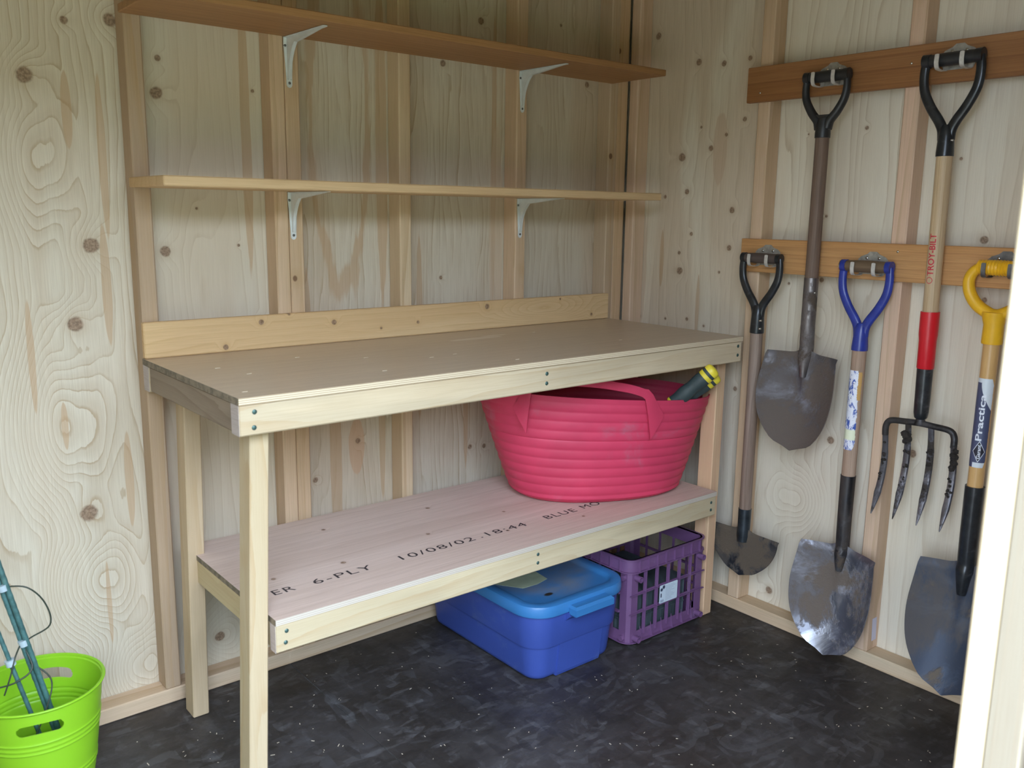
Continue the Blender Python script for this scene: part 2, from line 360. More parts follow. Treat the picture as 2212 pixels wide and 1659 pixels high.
pr2 = panel_mat('ply_tools_one', axis='Z', plane='YZ', base=(.76, .70, .575), knots=[(-.931, 1.553, .006), (-.745, 1.546, .003), (-.825, 1.306, .0045), (-.714, 1.099, .0046), (-.826, 1.117, .0074), (-.899, .635, .012), (-.78, .592, .009), (-.722, .084, .013)],
     freq=30, warp=.18, line_amt=.6, seed=6.0, broken=.2, bumps=[(-.8, .42, .14, .14, .2), (-.85, 1.0, .1, .2, .1)], fine=.1, tint_amt=.2)
pr3 = panel_mat('ply_tools_two', axis='Z', plane='YZ', base=(.76, .70, .575), knots=[(-1.203, 1.458, .0042), (-1.284, 1.25, .011), (-1.302, 1.096, .007), (-1.155, .649, .0115)], freq=24, warp=.12, line_amt=.4, seed=9.0, broken=.2, fine=.15, tint_amt=.3)
ply_plain_y = panel_mat('ply_plain_side', axis='Z', plane='YZ', freq=30, seed=12.0)
ply_plain_x = panel_mat('ply_plain', freq=30, seed=14.0)

wall_b = tag(empty('wall_back'), kind='structure')
for x0, x1, mt in ((-2.82, -2.441, ply_plain_x), (-2.44, -1.732, mL), (-1.731, -1.356, m1), (-1.355, -.987, m2), (-.986, -.548, m3), (-.547, 0.0, m4)):
    bm = BM(); box(bm, x0, x1, 0.0, 0.012, 0.0, TOP); mk('plywood_panel', bm, mt, wall_b)
bm = BM(); box(bm, -2.82, -0.064, -SD, 0.0, 0.0, 0.041, 0.003); mk('bottom_plate', bm, plate_X, wall_b)
bm = BM(); box(bm, -2.82, -0.064, -SD, 0.0, TOP - .041, TOP, 0.003); mk('top_plate', bm, plate_X, wall_b)
# studs: the first leans a little and has a waney edge
for x0, x1, mt in ((-2.46, -2.42, wood_A), (-1.751, -1.711, wood_C), (-1.395, -1.3555, wood_B), (-1.3545, -1.314, wood_A), (-1.007, -.967, wood_D), (-.570, -.527, wood_B), (-.156, -.115, wood_C)):
    bm = BM(); box(bm, x0, x1, -SD, 0.0, 0.041, TOP - .041, 0.0035); mk('stud', bm, mt, wall_b)
bm = BM(); box(bm, -.1145, -.066, -SD + .002, 0.0, .041, TOP - .041, .003); mk('stud', bm, lumber('stud_wood_orange', 0, 6.6, base=(.66, .47, .30), tint=(.72, .45, .30), small=.1), wall_b)

wall_r = tag(empty('wall_right'), kind='structure')
for y0, y1, mt in ((-.622, 0.012, pr1), (-1.086, -.623, pr2), (-1.93, -1.087, pr3)):
    bm = BM(); box(bm, 0.0, 0.012, y0, y1, 0.0, TOP); mk('plywood_panel', bm, mt, wall_r)
bm = BM(); box(bm, -SD, 0.0, -1.93, 0.0, 0.0, 0.041, 0.003); mk('bottom_plate', bm, plate_Y, wall_r)
bm = BM(); box(bm, -SD, 0.0, -1.93, 0.0, TOP - .041, TOP, 0.003); mk('top_plate', bm, plate_Y, wall_r)
def sideways(name, seed, **k): return lumber(name, 0, seed, plane='YZ', **k)
sA = sideways('stud_side_a', 2.2, base=(.66, .49, .34), tint=(.70, .50, .36)); sB = sideways('stud_side_b', 5.2, base=(.70, .52, .38), tint=(.76, .52, .38), small=.2)
for y0, y1, mt in ((-.104, -.0635, sB), (-.645, -.602, sA), (-1.107, -1.064, sB), (-1.60, -1.56, sA)):
    bm = BM(); box(bm, -SD, 0.0, y0, y1, 0.041, TOP - .041, 0.0035); mk('stud', bm, mt, wall_r)
# scrap of paper stapled to the second tool-wall stud
bm = BM(); prism(bm, [(-1.150, .073), (-1.122, .082), (-1.1085, .142), (-1.130, .150)], lambda p: (-.0006 + p[0] * 0, 0, 0) if 0 else (-.030 - (p[1] - .07) * .1, -1.1076, p[1]), lambda p: (-.012 - (p[1] - .07) * .1, -1.1082, p[1])) if 0 else None
bm.free()
bm = BM(); box(bm, -.040, -.016, -1.1084, -1.1078, .070, .142, top_shift=(-.006, 0)); tag(mk('paper_scrap', bm, plain('paper', (.62, .60, .72), .8), wall_r), 'small lilac paper scrap stuck low on the stud')

wl = BM(); box(wl, -2.832, -2.82, -1.93, 0.012, 0.0, TOP); tag(mk('wall_left', wl, ply_plain_y), kind='structure')
ceil = BM(); box(ceil, -2.832, 0.012, -1.95, 0.012, TOP, TOP + .012); tag(mk('ceiling', ceil, plain('roof_board', (.50, .42, .30), .8, 0, .2, 3)), kind='structure')
# front wall: opening from the left wall to the jamb
wf = tag(empty('wall_front'), kind='structure')
bm = BM(); box(bm, -1.205, 0.012, -1.945, -1.933, 0.0, TOP); mk('plywood_panel', bm, ply_plain_x, wf)
bm = BM(); box(bm, -2.832, -1.205, -1.945, -1.933, 1.90, TOP); mk('plywood_panel', bm, ply_plain_x, wf)
jam1 = wood('jamb_wood', (.60, .52, .37), (.62, .44, .22), 'Z', 'YZ', freq=26, warp=.06, line_amt=.5, seed=3.3, width=.3, stretch=.08, tint=(.70, .55, .33), tint_amt=.4)
jam2 = wood('jamb_shaded', (.27, .235, .175), (.28, .21, .14), 'Z', 'YZ', freq=40, warp=.05, line_amt=.3, seed=6.3, stretch=.08)  # outer jamb board and casing: shade put into a darker colour
tr = tag(empty('trim_1', (-1.226, -1.87, 0)), kind='structure')
bm = BM(); box(bm, -1.248, -1.205, -1.886, -1.850, 0.0, 1.90, .004); mk('jamb_stud', bm, jam1, tr)
bm = BM(); box(bm, -1.248, -1.205, -1.931, -1.8865, 0.0, 1.90, .003); mk('jamb_stud', bm, jam2, tr)
bm = BM(); box(bm, -1.238, -1.14, -1.965, -1.946, 0.0, 1.96, .002); mk('casing', bm, jam2, tr)
bm = BM(); box(bm, -2.81, -1.14, -1.932, -1.862, 1.90, 1.99, .003); mk('header', bm, plate_X, tr)

# ------------------------------------------------------------------ workbench
bench = tag(empty('workbench', (-.95, -.36, 0)), 'long wooden workbench with plywood top, backsplash board and open lower shelf', 'workbench')
def rail_mat(name, seed, axis='X', plane='XZ', base=CREAM, small=.15, **k):
    tn = k.pop('tint', tuple(min(.8, v * 1.22) for v in base))
    return wood(name, base, k.pop('line', (.46, .31, .16)), axis, plane, freq=30, warp=.20, stretch=.16, line_amt=.5, tint=tn, tint_amt=.75, broken=.2, small=small, seed=seed, fine=.18, width=.35, tint_s=9.0, **k)
rm1 = rail_mat('rail_front', 1.0, base=(.56, .47, .33)); rm2 = rail_mat('rail_shelf', 4.0, base=(.54, .46, .31)); rm3 = rail_mat('rail_end_shaded', 6.0, 'Y', 'YZ', base=(.25, .195, .145), small=.1, line=(.16, .11, .07))  # end rails: shade of the left-facing side put into a darker colour
legm = rail_mat('leg_wood', 8.0, 'Z', 'XZ', base=(.54, .44, .29), small=.3); legm2 = rail_mat('leg_wood_b', 11.0, 'Z', 'XZ', base=(.50, .39, .26), small=.3)
endg = wood('end_grain', (.50, .44, .42), (.36, .28, .22), 'Y', 'YZ', freq=90, line_amt=.3, rough=.8)
topm = wood('worktop_ply', (.55, .44, .325), (.36, .25, .16), 'X', 'XY', freq=26, warp=.10, stretch=.08, line_amt=.30, tint=(.57, .45, .33), tint_amt=.6, seed=2.0, rough=.42, spec=.6, small=.0, fine=.35, width=.2, glossy=.45, streak=[(-.86, -.235, .10, .016, (.74, .68, .60), 0), (-.77, -.21, .05, .010, (.74, .68, .60), 0)])
edgem = NT('ply_edge'); oo = edgem.sep(edgem.obj()); wv = edgem.math('FRACT', edgem.math('MULTIPLY', oo[2], 1 / .0042)); 
edgem.set(Base_Color=edgem.mix(edgem.math('GREATER_THAN', wv, .72), C4((.72, .62, .45)), C4((.36, .24, .14))), Roughness=.7)
edgem2 = NT('ply_edge_shelf'); oo = edgem2.sep(edgem2.obj()); wv = edgem2.math('FRACT', edgem2.math('MULTIPLY', oo[2], 1 / .0046)); 
edgem2.set(Base_Color=edgem2.mix(edgem2.math('GREATER_THAN', wv, .78), C4((.58, .53, .46)), C4((.40, .31, .24))), Roughness=.7)
shade_edge = plain('shaded_edge', (.20, .165, .12), .8, 0, .35, 60)  # left-facing sheet edges: their shade is put into this darker colour
def slab(name, x0, x1, y0, y1, z0, z1, mt, me_, parent):
    bm = BM(); F = box(bm, x0, x1, y0, y1, z0, z1)
    for i, f in enumerate(F): f.material_index = 0 if i < 2 else (2 if i == 4 else 1)
    return mk(name, bm, [mt, me_, shade_edge], parent)
XL, XR, YF = -1.757, -.141, -.656
slab('worktop', XL - .001, XR, YF - .003, -.064, .9225, .937, topm, edgem, bench)
bm = BM(); box(bm, XL, XR, YF, YF + .04, .858, .9222, .003); mk('front_rail', bm, rm1, bench)
bm = BM(); box(bm, XL, XR, -.1045, -.0645, .858, .9222, .003); mk('rear_rail', bm, rm1, bench)
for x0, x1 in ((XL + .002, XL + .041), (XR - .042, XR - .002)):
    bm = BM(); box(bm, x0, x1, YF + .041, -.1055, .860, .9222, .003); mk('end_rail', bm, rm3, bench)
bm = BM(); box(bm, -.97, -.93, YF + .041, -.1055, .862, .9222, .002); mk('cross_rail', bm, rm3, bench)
for y0, y1 in ((YF + .001, YF + .039), (-.1035, -.0655)):
    bm = BM(); box(bm, XL - .0008, XL - .0001, y0, y1, .859, .9215); tag(mk('end_grain_cap', bm, endg, bench), 'pale grey sawn end grain of the rail')
bsm = wood('backsplash_wood', (.68, .47, .25), (.50, .30, .12), 'X', 'XZ', knots=[(-1.454, 1.009, .0075), (-1.24, .995, .0075), (-1.553, .951, .0075), (-.698, 1.009, .009), (-.235, .957, .006), (-1.374, 1.027, .005), (-1.088, .968, .004), (-.96, .977, .005), (-.385, 1.018, .004)],
     freq=60, warp=.14, stretch=.12, line_amt=.4, tint=(.74, .55, .32), tint_amt=.6, seed=3.0, fine=.2, width=.3, bumps=[(-.45, .99, .3, .06, .1)])
bm = BM(); box(bm, -1.7565, -.150, -.0835, -.0645, .9375, 1.027, .003); mk('backsplash', bm, bsm, bench)
for x, y in ((-1.66, -.30), (-1.63, -.41), (-1.44, -.26), (-1.30, -.36), (-1.16, -.45), (-1.08, -.44), (-1.72, -.60), (-.52, -.50), (-.62, -.22), (-1.0, -.60), (-1.36, -.55)):
    bm = BM(); box(bm, x - .006, x + .006, y - .0009, y + .0009, .9370, .9376); mk('staple', bm, plain('wood_filler', (.72, .62, .46), .6) if x == -1.66 else bpy.data.materials['wood_filler'], bench)
# legs
def leg(x, y, w, d, z1, dx, dy, mt):
    bm = BM(); box(bm, x, x + w, y, y + d, 0.0, z1, .0025, top_shift=(dx, dy)); return mk('leg', bm, mt, bench)
leg(-1.755, -.612, .042, .056, .8575, .037, 0, legm)
leg(-1.7205, -.173, .0415, .057, .8575, .02, 0, legm2)
leg(-.184, -.600, .041, .056, .8575, .004, 0, rail_mat('leg_wood_c', 13.0, 'Z', 'XZ', base=(.70, .48, .30), small=.3, line=(.6, .3, .2)))
leg(-.225, -.1625, .041, .057, .8575, 0, 0, legm2)
# screws on the front rail
for x, z in ((-1.725, .906), (-1.727, .874), (-.948, .903), (-.948, .878), (-.160, .908), (-.160, .880)):
    screw('screw', (x, YF - .0002, z), (0, -1, 0), green_screw, bench, .0052)
# lower shelf
ZS, SF = .442, -.636
shm = wood('shelf_ply', (.64, .51, .44), (.44, .31, .24), 'X', 'XY', freq=22, warp=.12, stretch=.08, line_amt=.25, tint=(.74, .61, .54), tint_amt=.7, seed=7.0, rough=.7, fine=.3,
     knots=[(-1.54, -.25, .008), (-1.35, -.2, .006), (-1.42, -.44, .007), (-1.14, -.40, .006), (-1.02, -.22, .007), (-.86, -.38, .005), (-.70, -.55, .005), (-1.60, -.43, .006), (-.95, -.51, .005)])
shelf_p = empty('lower_shelf', (-.95, -.36, ZS)); shelf_p.parent = bench; shelf_p.location = (0, 0, ZS)
SX0, SX1 = -1.690, -.198
slab('shelf_panel', SX0, SX1, SF - .002, -.090, ZS - .0135, ZS, shm, edgem2, shelf_p)
bm = BM(); box(bm, SX0, SX1, SF, SF + .028, ZS - .078, ZS - .0138, .003); mk('front_rail', bm, rm2, shelf_p)
bm = BM(); box(bm, SX0, SX1, -.106, -.0905, ZS - .078, ZS - .0138, .003); mk('rear_rail', bm, rm2, shelf_p)
for x0, x1 in ((SX0 + .001, SX0 + .039), (SX1 - .040, SX1 - .001)):
    bm = BM(); box(bm, x0, x1, SF + .029, -.107, ZS - .076, ZS - .0138, .003); mk('end_rail', bm, rail_mat('rail_shelf_end', 9.0, 'Y', 'YZ', base=(.60, .49, .30)), shelf_p)
bm = BM(); box(bm, SX0 - .0008, SX0 - .0001, SF + .001, SF + .027, ZS - .0775, ZS - .0145); mk('end_grain_cap', bm, endg, shelf_p)
for x, z in ((-1.665, .411), (-1.668, .385), (-.948, .412), (-.948, .388), (-.222, .410), (-.222, .386)):
    screw('screw', (x, SF - .0002, z), (0, -1, 0), green_screw, shelf_p, .0048)
ink = plain('ink', (.035, .028, .03), .8)
for s, x0, x1, y in (('ER', -1.64, -1.583, -.518), ('6-PLY', -1.538, -1.378, -.518), ('10/08/02', -1.305, -1.062, -.515), (".18:44", -1.045, -.878, -.512), ('BLUE', -.803, -.682, -.508), ('MO', -.655, -.58, -.504)):
    bm = BM(); V, Fc = text_mesh(s, .042, 1.15); w = max(v[0] for v in V); k = (x1 - x0) / w
    vs = [bm.verts.new((x0 + v[0] * k, y + v[1] * .95, ZS + .0004)) for v in V]
    for f in Fc: bm.faces.new([vs[i] for i in f])
    tag(mk('stamp', bm, ink, shelf_p), 'black inked stamp reading ' + s)

# ------------------------------------------------------------------ wall shelves and brackets
cedar = wood('cedar_shelf', (.42, .225, .095), (.26, .125, .05), 'X', 'XY', freq=40, warp=.08, stretch=.06, line_amt=.6, tint=(.48, .27, .12), tint_amt=.6, seed=5.5, fine=.35, rough=.55)
pine_shelf = wood('pine_shelf', (.62, .42, .22), (.44, .26, .11), 'X', 'XY', freq=34, warp=.10, stretch=.08, line_amt=.45, tint=(.70, .52, .31), tint_amt=.6, seed=1.5, small=.2)
bm = BM(); box(bm, -1.762, -.152, -.308, -.0635, 1.742, 1.761, .002); tag(mk('wall_shelf', bm, cedar), 'upper wall shelf, long reddish-brown cedar plank under the roof', 'shelf')
bm = BM(); box(bm, -1.762, -.150, -.310, -.0635, 1.350, 1.373, .0025); tag(mk('wall_shelf', bm, pine_shelf), 'lower wall shelf, long pale pine plank above the workbench', 'shelf')
def bracket(x, ztop, label):
    """pressed steel bracket: wall leg, shelf arm and a folded channel that joins them"""
    e = tag(empty('shelf_bracket', (x, -.064, ztop)), label, 'bracket', 'white steel shelf brackets')
    y0 = -.0640
    L, A = .118, .200
    bm = BM(); pts = []
    for (z, w) in ((0, .013), (-.02, .0135), (-.06, .0105), (-.10, .0082), (-L, .0078), (-L - .005, .0050), (-L - .007, 0)):
        pts.append((w, z))
    poly = [(-w, z) for w, z in pts if w > 0] + [(0, pts[-1][1])] + [(w, z) for w, z in reversed(pts) if w > 0]
    prism(bm, poly, lambda p: (x + p[0], y0, ztop + p[1] - .001), lambda p: (x + p[0], y0 - .0016, ztop + p[1] - .001))
    mk('wall_leg', bm, whitem, e)
    bm = BM(); poly = [(-.013, 0), (-.0125, -.03), (-.0095, -.11), (-.0075, -A), (-.004, -A - .006), (.004, -A - .006), (.0075, -A), (.0095, -.11), (.0125, -.03), (.013, 0)]
    prism(bm, poly, lambda p: (x + p[0], y0 - .0018 + p[1], ztop - .0006), lambda p: (x + p[0], y0 - .0018 + p[1], ztop - .0022))
    mk('shelf_arm', bm, whitem, e)
    bm = BM(); prof = [(-.0018, -L + .012)]
    for k in range(9):
        t = k / 8; prof.append((-.006 - .030 * t ** 3 - .008 * t, -.105 + .088 * t))
    prof += [(-.09, -.013), (-A + .01, -.0025)]
    prof += [(-.0018, -.0025)]
    for s in (-1, 1):
        xx = x + s * .0042
        prism(bm, prof, lambda p: (xx - .0009, y0 + p[0], ztop + p[1]), lambda p: (xx + .0009, y0 + p[0], ztop + p[1]))
    curve = prof[1:-1]
    rows = [[(x - .0042, y0 + p[0], ztop + p[1]), (x + .0042, y0 + p[0], ztop + p[1])] for p in curve]
    grid_solid(bm, rows, .0012)
    mk('web', bm, whitem, e)
    for dx, dz in ((-.0095, -.022), (.0095, -.026), (0, -L + .004)):
        screw('screw', (x + dx, y0 - .0018, ztop + dz), (0, -1, 0), plain('bracket_screw', (.18, .19, .19), .35, .8), e, .0036)
bracket(-1.343, 1.7415, 'white steel bracket under the left half of the cedar shelf')
bracket(-.550, 1.7415, 'white steel bracket under the right half of the cedar shelf')
bracket(-1.345, 1.3495, 'white steel bracket under the left half of the pine shelf')
bracket(-.552, 1.3495, 'white steel bracket under the right half of the pine shelf')

# ------------------------------------------------------------------ tool rails and hooks on the right wall
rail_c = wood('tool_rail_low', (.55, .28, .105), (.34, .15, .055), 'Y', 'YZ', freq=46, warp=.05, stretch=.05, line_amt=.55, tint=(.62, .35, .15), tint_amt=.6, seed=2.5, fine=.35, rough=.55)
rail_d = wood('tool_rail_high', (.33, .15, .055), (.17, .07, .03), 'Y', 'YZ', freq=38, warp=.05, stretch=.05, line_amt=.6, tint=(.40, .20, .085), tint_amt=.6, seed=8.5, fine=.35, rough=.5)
RX = -.082
rl = tag(empty('tool_rail', (-.07, -1.2, 1.18)), 'lower cedar board across the studs carrying three garden tools', 'rail')
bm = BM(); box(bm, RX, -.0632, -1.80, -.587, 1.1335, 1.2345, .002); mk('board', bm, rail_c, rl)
ru = tag(empty('tool_rail', (-.07, -1.2, 1.70)), 'upper cedar board across the studs carrying a shovel and a fork', 'rail')
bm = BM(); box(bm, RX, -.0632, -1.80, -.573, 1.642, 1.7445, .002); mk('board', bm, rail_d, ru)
for p, y, z in ((ru, -.622, 1.668), (ru, -1.087, 1.70), (rl, -1.098, 1.214), (rl, -.622, 1.155)):
    screw('screw', (RX - .0004, y, z), (-1, 0, 0), zinc, p, .0035)
def hook(y, z, label, mat=steel):
    """z = height of the grip centre it carries"""
    e = tag(empty('tool_hook', (RX, y, z)), label, 'hook', 'galvanised double-prong tool hooks')
    x0 = RX - .0004
    bm = BM(); poly = [(-.044, -.005), (-.044, .018), (-.036, .026), (-.018, .033), (-.010, .040), (.010, .040), (.018, .033), (.036, .026), (.044, .018), (.044, -.005), (.036, -.022), (-.036, -.022)]
    prism(bm, poly, lambda p: (x0, y + p[0], z + p[1]), lambda p: (x0 - .0018, y + p[0], z + p[1])); mk('backplate', bm, mat, e)
    for s in (-1, 1):
        yy = y + s * .031; w = .0055
        path = smooth_path([(x0 - .0019, z - .005), (x0 - .004, z - .0195), (x0 - .012, z - .0235), (x0 - .034, z - .0235), (x0 - .0475, z - .0205), (x0 - .0525, z - .009), (x0 - .0520, z + .006), (x0 - .0515, z + .012)], 4)
        rows = []
        for i, p in enumerate(path):
            t = i / (len(path) - 1); ww = w * (1 if t < .93 else math.sqrt(max(.02, 1 - ((t - .93) / .07) ** 2)))
            rows.append([(p[0], yy - ww, p[1]), (p[0], yy, p[1]), (p[0], yy + ww, p[1])])
        bm = BM(); grid_solid(bm, rows, .0018); mk('prong', bm, prongm if mat is steel else mat, e)
        screw('screw', (x0 - .002, y + s * .018, z + .022), (-1, 0, 0), zinc, e, .0042)
    return e
dark_steel = plain('galvanised_dark', (.20, .20, .21), .4, .8, .2, 60)
hook(-.688, 1.178, 'galvanised hook on the lower board holding the half-moon edger')
hook(-.863, 1.688, 'galvanised hook on the upper board holding the shovel with grey-brown handle')
hook(-1.030, 1.171, 'galvanised hook on the lower board holding the blue-handled shovel')
hook(-1.210, 1.694, 'galvanised hook on the upper board holding the garden fork')
hook(-1.378, 1.186, 'dark hook on the lower board holding the yellow-handled shovel', dark_steel)

# ------------------------------------------------------------------ garden tools (local frame: y to the camera's left is +, z up, x = -room)
TX = -.1135
def local(name, bm, mat, parent, smooth=True, angle=40):
    o = mk(name, bm, mat, parent, smooth=smooth, angle=angle, world=False); return o
def soil_metal(name, base, rough, soil=(.085, .062, .045), amt=.5, metal=.85, s=14.0, spec=.5, shine=(.55, .57, .62), bottom=.0):
    t = NT(name); o = t.obj(); n1 = t.noise(o, s, 7, .68, .3)
    mk_ = t.mr(n1, .60 - amt * .25, .70 - amt * .22)
    sheen = t.mr(t.noise(o, 5.0, 5, .7, 1.0), .48, .66)
    bc = t.mix(sheen, C4(base), C4(shine))
    smear = t.mr(t.noise(t.vm('MULTIPLY', o, (1, 1.6, .7)), 3.2, 6, .72), .44, .60)
    bc = t.mix(t.math('MULTIPLY', smear, .55), bc, C4([v * .9 for v in soil]))
    clean = t.math('MULTIPLY', t.math('SUBTRACT', 1.0, mk_), t.mr(smear, 0.0, 1.0, 1.0, .45))
    t.set(Base_Color=t.mix(mk_, bc, C4(soil)), Metallic=t.math('MULTIPLY', clean, metal), Roughness=t.mr(clean, 0.0, 1.0, .88, rough))
    t.bump(t.math('MULTIPLY', t.noise(o, 90.0, 5, .7), t.math('ADD', mk_, .15)), .7, .004)
    return t.m
def yoke(bm, hw, crotch, bottom, bulge=None, ra=.0105, rs=.0185, rt=.0215, thick=.8, wide=1.0):
    """two arms from the grip ends to the socket, crotch/bottom negative"""
    b = bulge or hw + .003
    for s in (-1, 1):
        pts = smooth_path([(0, s * hw, .0), (0, s * (b), crotch * .22), (0, s * b * .93, crotch * .48), (0, s * b * .66, crotch * .74), (0, s * b * .32, crotch * .97), (0, s * .011, crotch * 1.12), (0, s * .008, crotch * 1.28)], 5)
        n = len(pts); rad = [ra * (1 + .25 * (i / n)) * wide for i in range(n)]
        tube(bm, pts, rad, seg=12, flat=(1.08, thick), up=Vector((1, 0, 0)))
    z0 = crotch * 1.04
    tube(bm, [(0, 0, z0), (0, 0, z0 - .012), (0, 0, z0 - .03), (0, 0, bottom + .01), (0, 0, bottom)], [rs * .62, rs * .92, rs * 1.04, rt, rt], seg=20)
def grip_mesh(bm, hw, r, rings=0):
    n = 40; pts = []; rad = []
    for i in range(n + 1):
        t = -1 + 2 * i / n; pts.append((0, t * hw, 0))
        q = r * (1 - .10 * t * t)
        if rings: q *= 1 + .10 * math.cos(t * rings * PI)
        rad.append(q)
    tube(bm, pts, rad, seg=20)
def blade(bm, length, ztop, hws, dish=.028, tilt=.055, x0=.0, ridge=.012, thick=.0018, n=28, cols=29, lip=.008, tip_curl=0):
    """hws: half widths from top to tip; concave towards the room (-x)"""
    rows = []
    for i in range(n + 1):
        v = i / n; q = v * (len(hws) - 1); k = min(int(q), len(hws) - 2); f = q - k
        # smooth interpolation
        p0 = hws[max(k - 1, 0)]; p1 = hws[k]; p2 = hws[k + 1]; p3 = hws[min(k + 2, len(hws) - 1)]
        w = 0.5 * (2 * p1 + (p2 - p0) * f + (2 * p0 - 5 * p1 + 4 * p2 - p3) * f * f + (3 * p1 - p0 - 3 * p2 + p3) * f ** 3)
        w = max(w, .0012); row = []
        for j in range(cols):
            s = -1 + 2 * j / (cols - 1)
            xx = x0 - tilt * v ** 1.2 - dish * (s * s) * (w / .12) ** 2 + .6 * dish * math.sin(v * PI) * (1 - s * s)
            rz = ridge * max(0, 1 - v / .62) * math.exp(-(s * w / .016) ** 2)        # socket fold running down into the blade
            xx -= rz
            zz = ztop - length * v
            if i == 0: xx += lip * (1 - math.exp(-(s * w / .03) ** 2)); zz += .0015 - .010 * (1 - math.exp(-(s * w / .03) ** 2)) * 0
            zz += .018 * math.exp(-(s * w / .026) ** 2) * max(0, 1 - v * 5)            # shoulders rise towards the socket
            row.append((xx, s * w, zz))
        rows.append(row)
    grid_solid(bm, rows, thick)
SHOVEL = [.116, .1185, .121, .1235, .1255, .1260, .1245, .1215, .1165, .1085, .097, .0815, .058, .002]
def tool(name, y, z, label, cat, lean=0.0, back=0.0):
    return tag(empty(name, (TX, y, z), (lean, back, 0)), label, cat)

old_wood = wood('handle_dark', (.20, .135, .10), (.10, .065, .05), 'Z', 'YZ', freq=70, warp=.05, stretch=.04, line_amt=.5, tint=(.27, .20, .16), tint_amt=.6, seed=4.4, fine=.5, rough=.6)
old_wood2 = wood('handle_worn', (.22, .145, .105), (.11, .065, .04), 'Z', 'YZ', freq=60, warp=.08, stretch=.10, line_amt=.5, tint=(.36, .28, .235), tint_amt=.8, seed=1.4, fine=.4, rough=.65, tint_s=7)
ash = wood('handle_ash', (.66, .49, .29), (.42, .27, .13), 'Z', 'YZ', freq=60, warp=.05, stretch=.04, line_amt=.5, tint=(.46, .36, .26), tint_amt=.5, seed=8.4, fine=.4, rough=.5, tint_s=6)
varn = wood('handle_varnished', (.68, .42, .17), (.52, .29, .10), 'Z', 'YZ', freq=30, warp=.05, stretch=.2, line_amt=.3, seed=6.4, fine=.15, rough=.35, glossy=.4)
pale_wood = wood('handle_pale', (.44, .31, .23), (.26, .17, .11), 'Z', 'YZ', freq=60, warp=.08, stretch=.06, line_amt=.5, tint=(.56, .42, .33), tint_amt=.8, seed=3.4, fine=.45, rough=.65, tint_s=5)
grip_wood = wood('grip_wood', (.17, .115, .07), (.08, .05, .03), 'Y', 'YZ', freq=60, warp=.05, stretch=.1, line_amt=.5, seed=2.2, rough=.5)
grip_dark = wood('grip_dark', (.10, .075, .065), (.05, .035, .03), 'Y', 'YZ', freq=60, warp=.05, stretch=.1, line_amt=.5, seed=3.2, rough=.5)
black_p = plain('black_plastic', (.022, .023, .025), .42, 0, .2, 30)
black_e = plain('black_enamel', (.03, .033, .037), .28, .3, .3, 30, dirt=(.10, .10, .11), dirt_amt=.2, dirt_s=20)
blue_e = plain('blue_enamel', (.025, .045, .30), .30, 0, .15, 30, dirt=(.16, .17, .24), dirt_amt=.05, dirt_s=50)
yellow_p = plain('yellow_plastic', (.86, .48, .02), .42, 0, .06, 20)
red_p = plain('red_sleeve', (.62, .012, .022), .35)
def shaft(bm, z0, z1, r, w0=0.0, w1=0.0): tube(bm, [(w0 + (w1 - w0) * k / 6, 0, z0 + (z1 - z0) * k / 6) for k in range(7)], r, seg=24)

# 1 half-moon edger
T = tool('lawn_edger', -.688, 1.178, 'half-moon lawn edger with black yoke and worn wooden shaft, leftmost hanging tool', 'garden tool')
bm = BM(); grip_mesh(bm, .056, .0155); local('grip', bm, grip_dark, T)
bm = BM(); yoke(bm, .063, -.137, -.228, .066)
for s in (-1, 1): tube(bm, [(0, s * .055, 0), (0, s * .069, 0)], .0155, seg=20)
local('yoke', bm, black_e, T)
for z in (-.188, -.213): 
    for s in (1, -1): screw('rivet', (0, 0, 0), (0, -1, 0), zinc, T, .004).location = (-.012, -.0200 * s if s > 0 else -.0200, z) if s > 0 else (-.012, -.0198, z)
bm = BM(); shaft(bm, -.229, -.800, .0188); local('shaft', bm, old_wood2, T)
sock = plain('edger_socket', (.045, .055, .065), .35, .6, .4, 20)
bm = BM(); tube(bm, [(0, 0, -.795), (0, 0, -.855), (-.002, 0, -.885), (-.003, 0, -.905)], [.0205, .0200, .020, .017], seg=20); local('socket', bm, sock, T)
bm = BM(); hh = [.1315, .1305, .128, .124, .118, .110, .0995, .086, .069, .047, .0015]
blade(bm, .146, -.873, hh, dish=.004, tilt=.010, x0=-.002, ridge=.010, lip=.006, cols=25, n=20, thick=.003); local('blade', bm, soil_metal('edger_blade', (.05, .06, .075), .42, soil=(.11, .085, .062), amt=.72, s=9.0, shine=(.09, .10, .12)), T)

# 2 pointed shovel, black plastic grip
T = tool('shovel', -.863, 1.688, 'pointed shovel with black plastic grip and dark shaft hanging from the upper board', 'shovel')
bm = BM(); grip_mesh(bm, .060, .0158); local('grip', bm, black_p, T)
bm = BM()
for s in (-1, 1):
    pts = smooth_path([(0, s * .0605, .004), (0, s * .0635, -.030), (0, s * .0585, -.062), (0, s * .040, -.095), (0, s * .019, -.120), (0, s * .013, -.14)], 6)
    tube(bm, pts, [.0105 + .005 * i / len(pts) for i in range(len(pts))], seg=14, flat=(.85, 1.0), up=Vector((1, 0, 0)))
    tube(bm, [(0, s * .052, 0), (0, s * .068, 0)], [.0158, .0165], seg=20)
poly = [(-.036, -.101), (-.018, -.1035), (.018, -.1035), (.036, -.101), (.027, -.123), (.022, -.145), (-.022, -.145), (-.027, -.123)]
prism(bm, poly, lambda p: (-.009, p[0], p[1]), lambda p: (.009, p[0], p[1]))
tube(bm, [(0, 0, -.112), (0, 0, -.13), (0, 0, -.155), (0, 0, -.166)], [.015, .0195, .0215, .0213], seg=22)
local('yoke', bm, black_p, T)
bm = BM(); shaft(bm, -.1665, -.565, .0190); local('shaft', bm, old_wood, T)
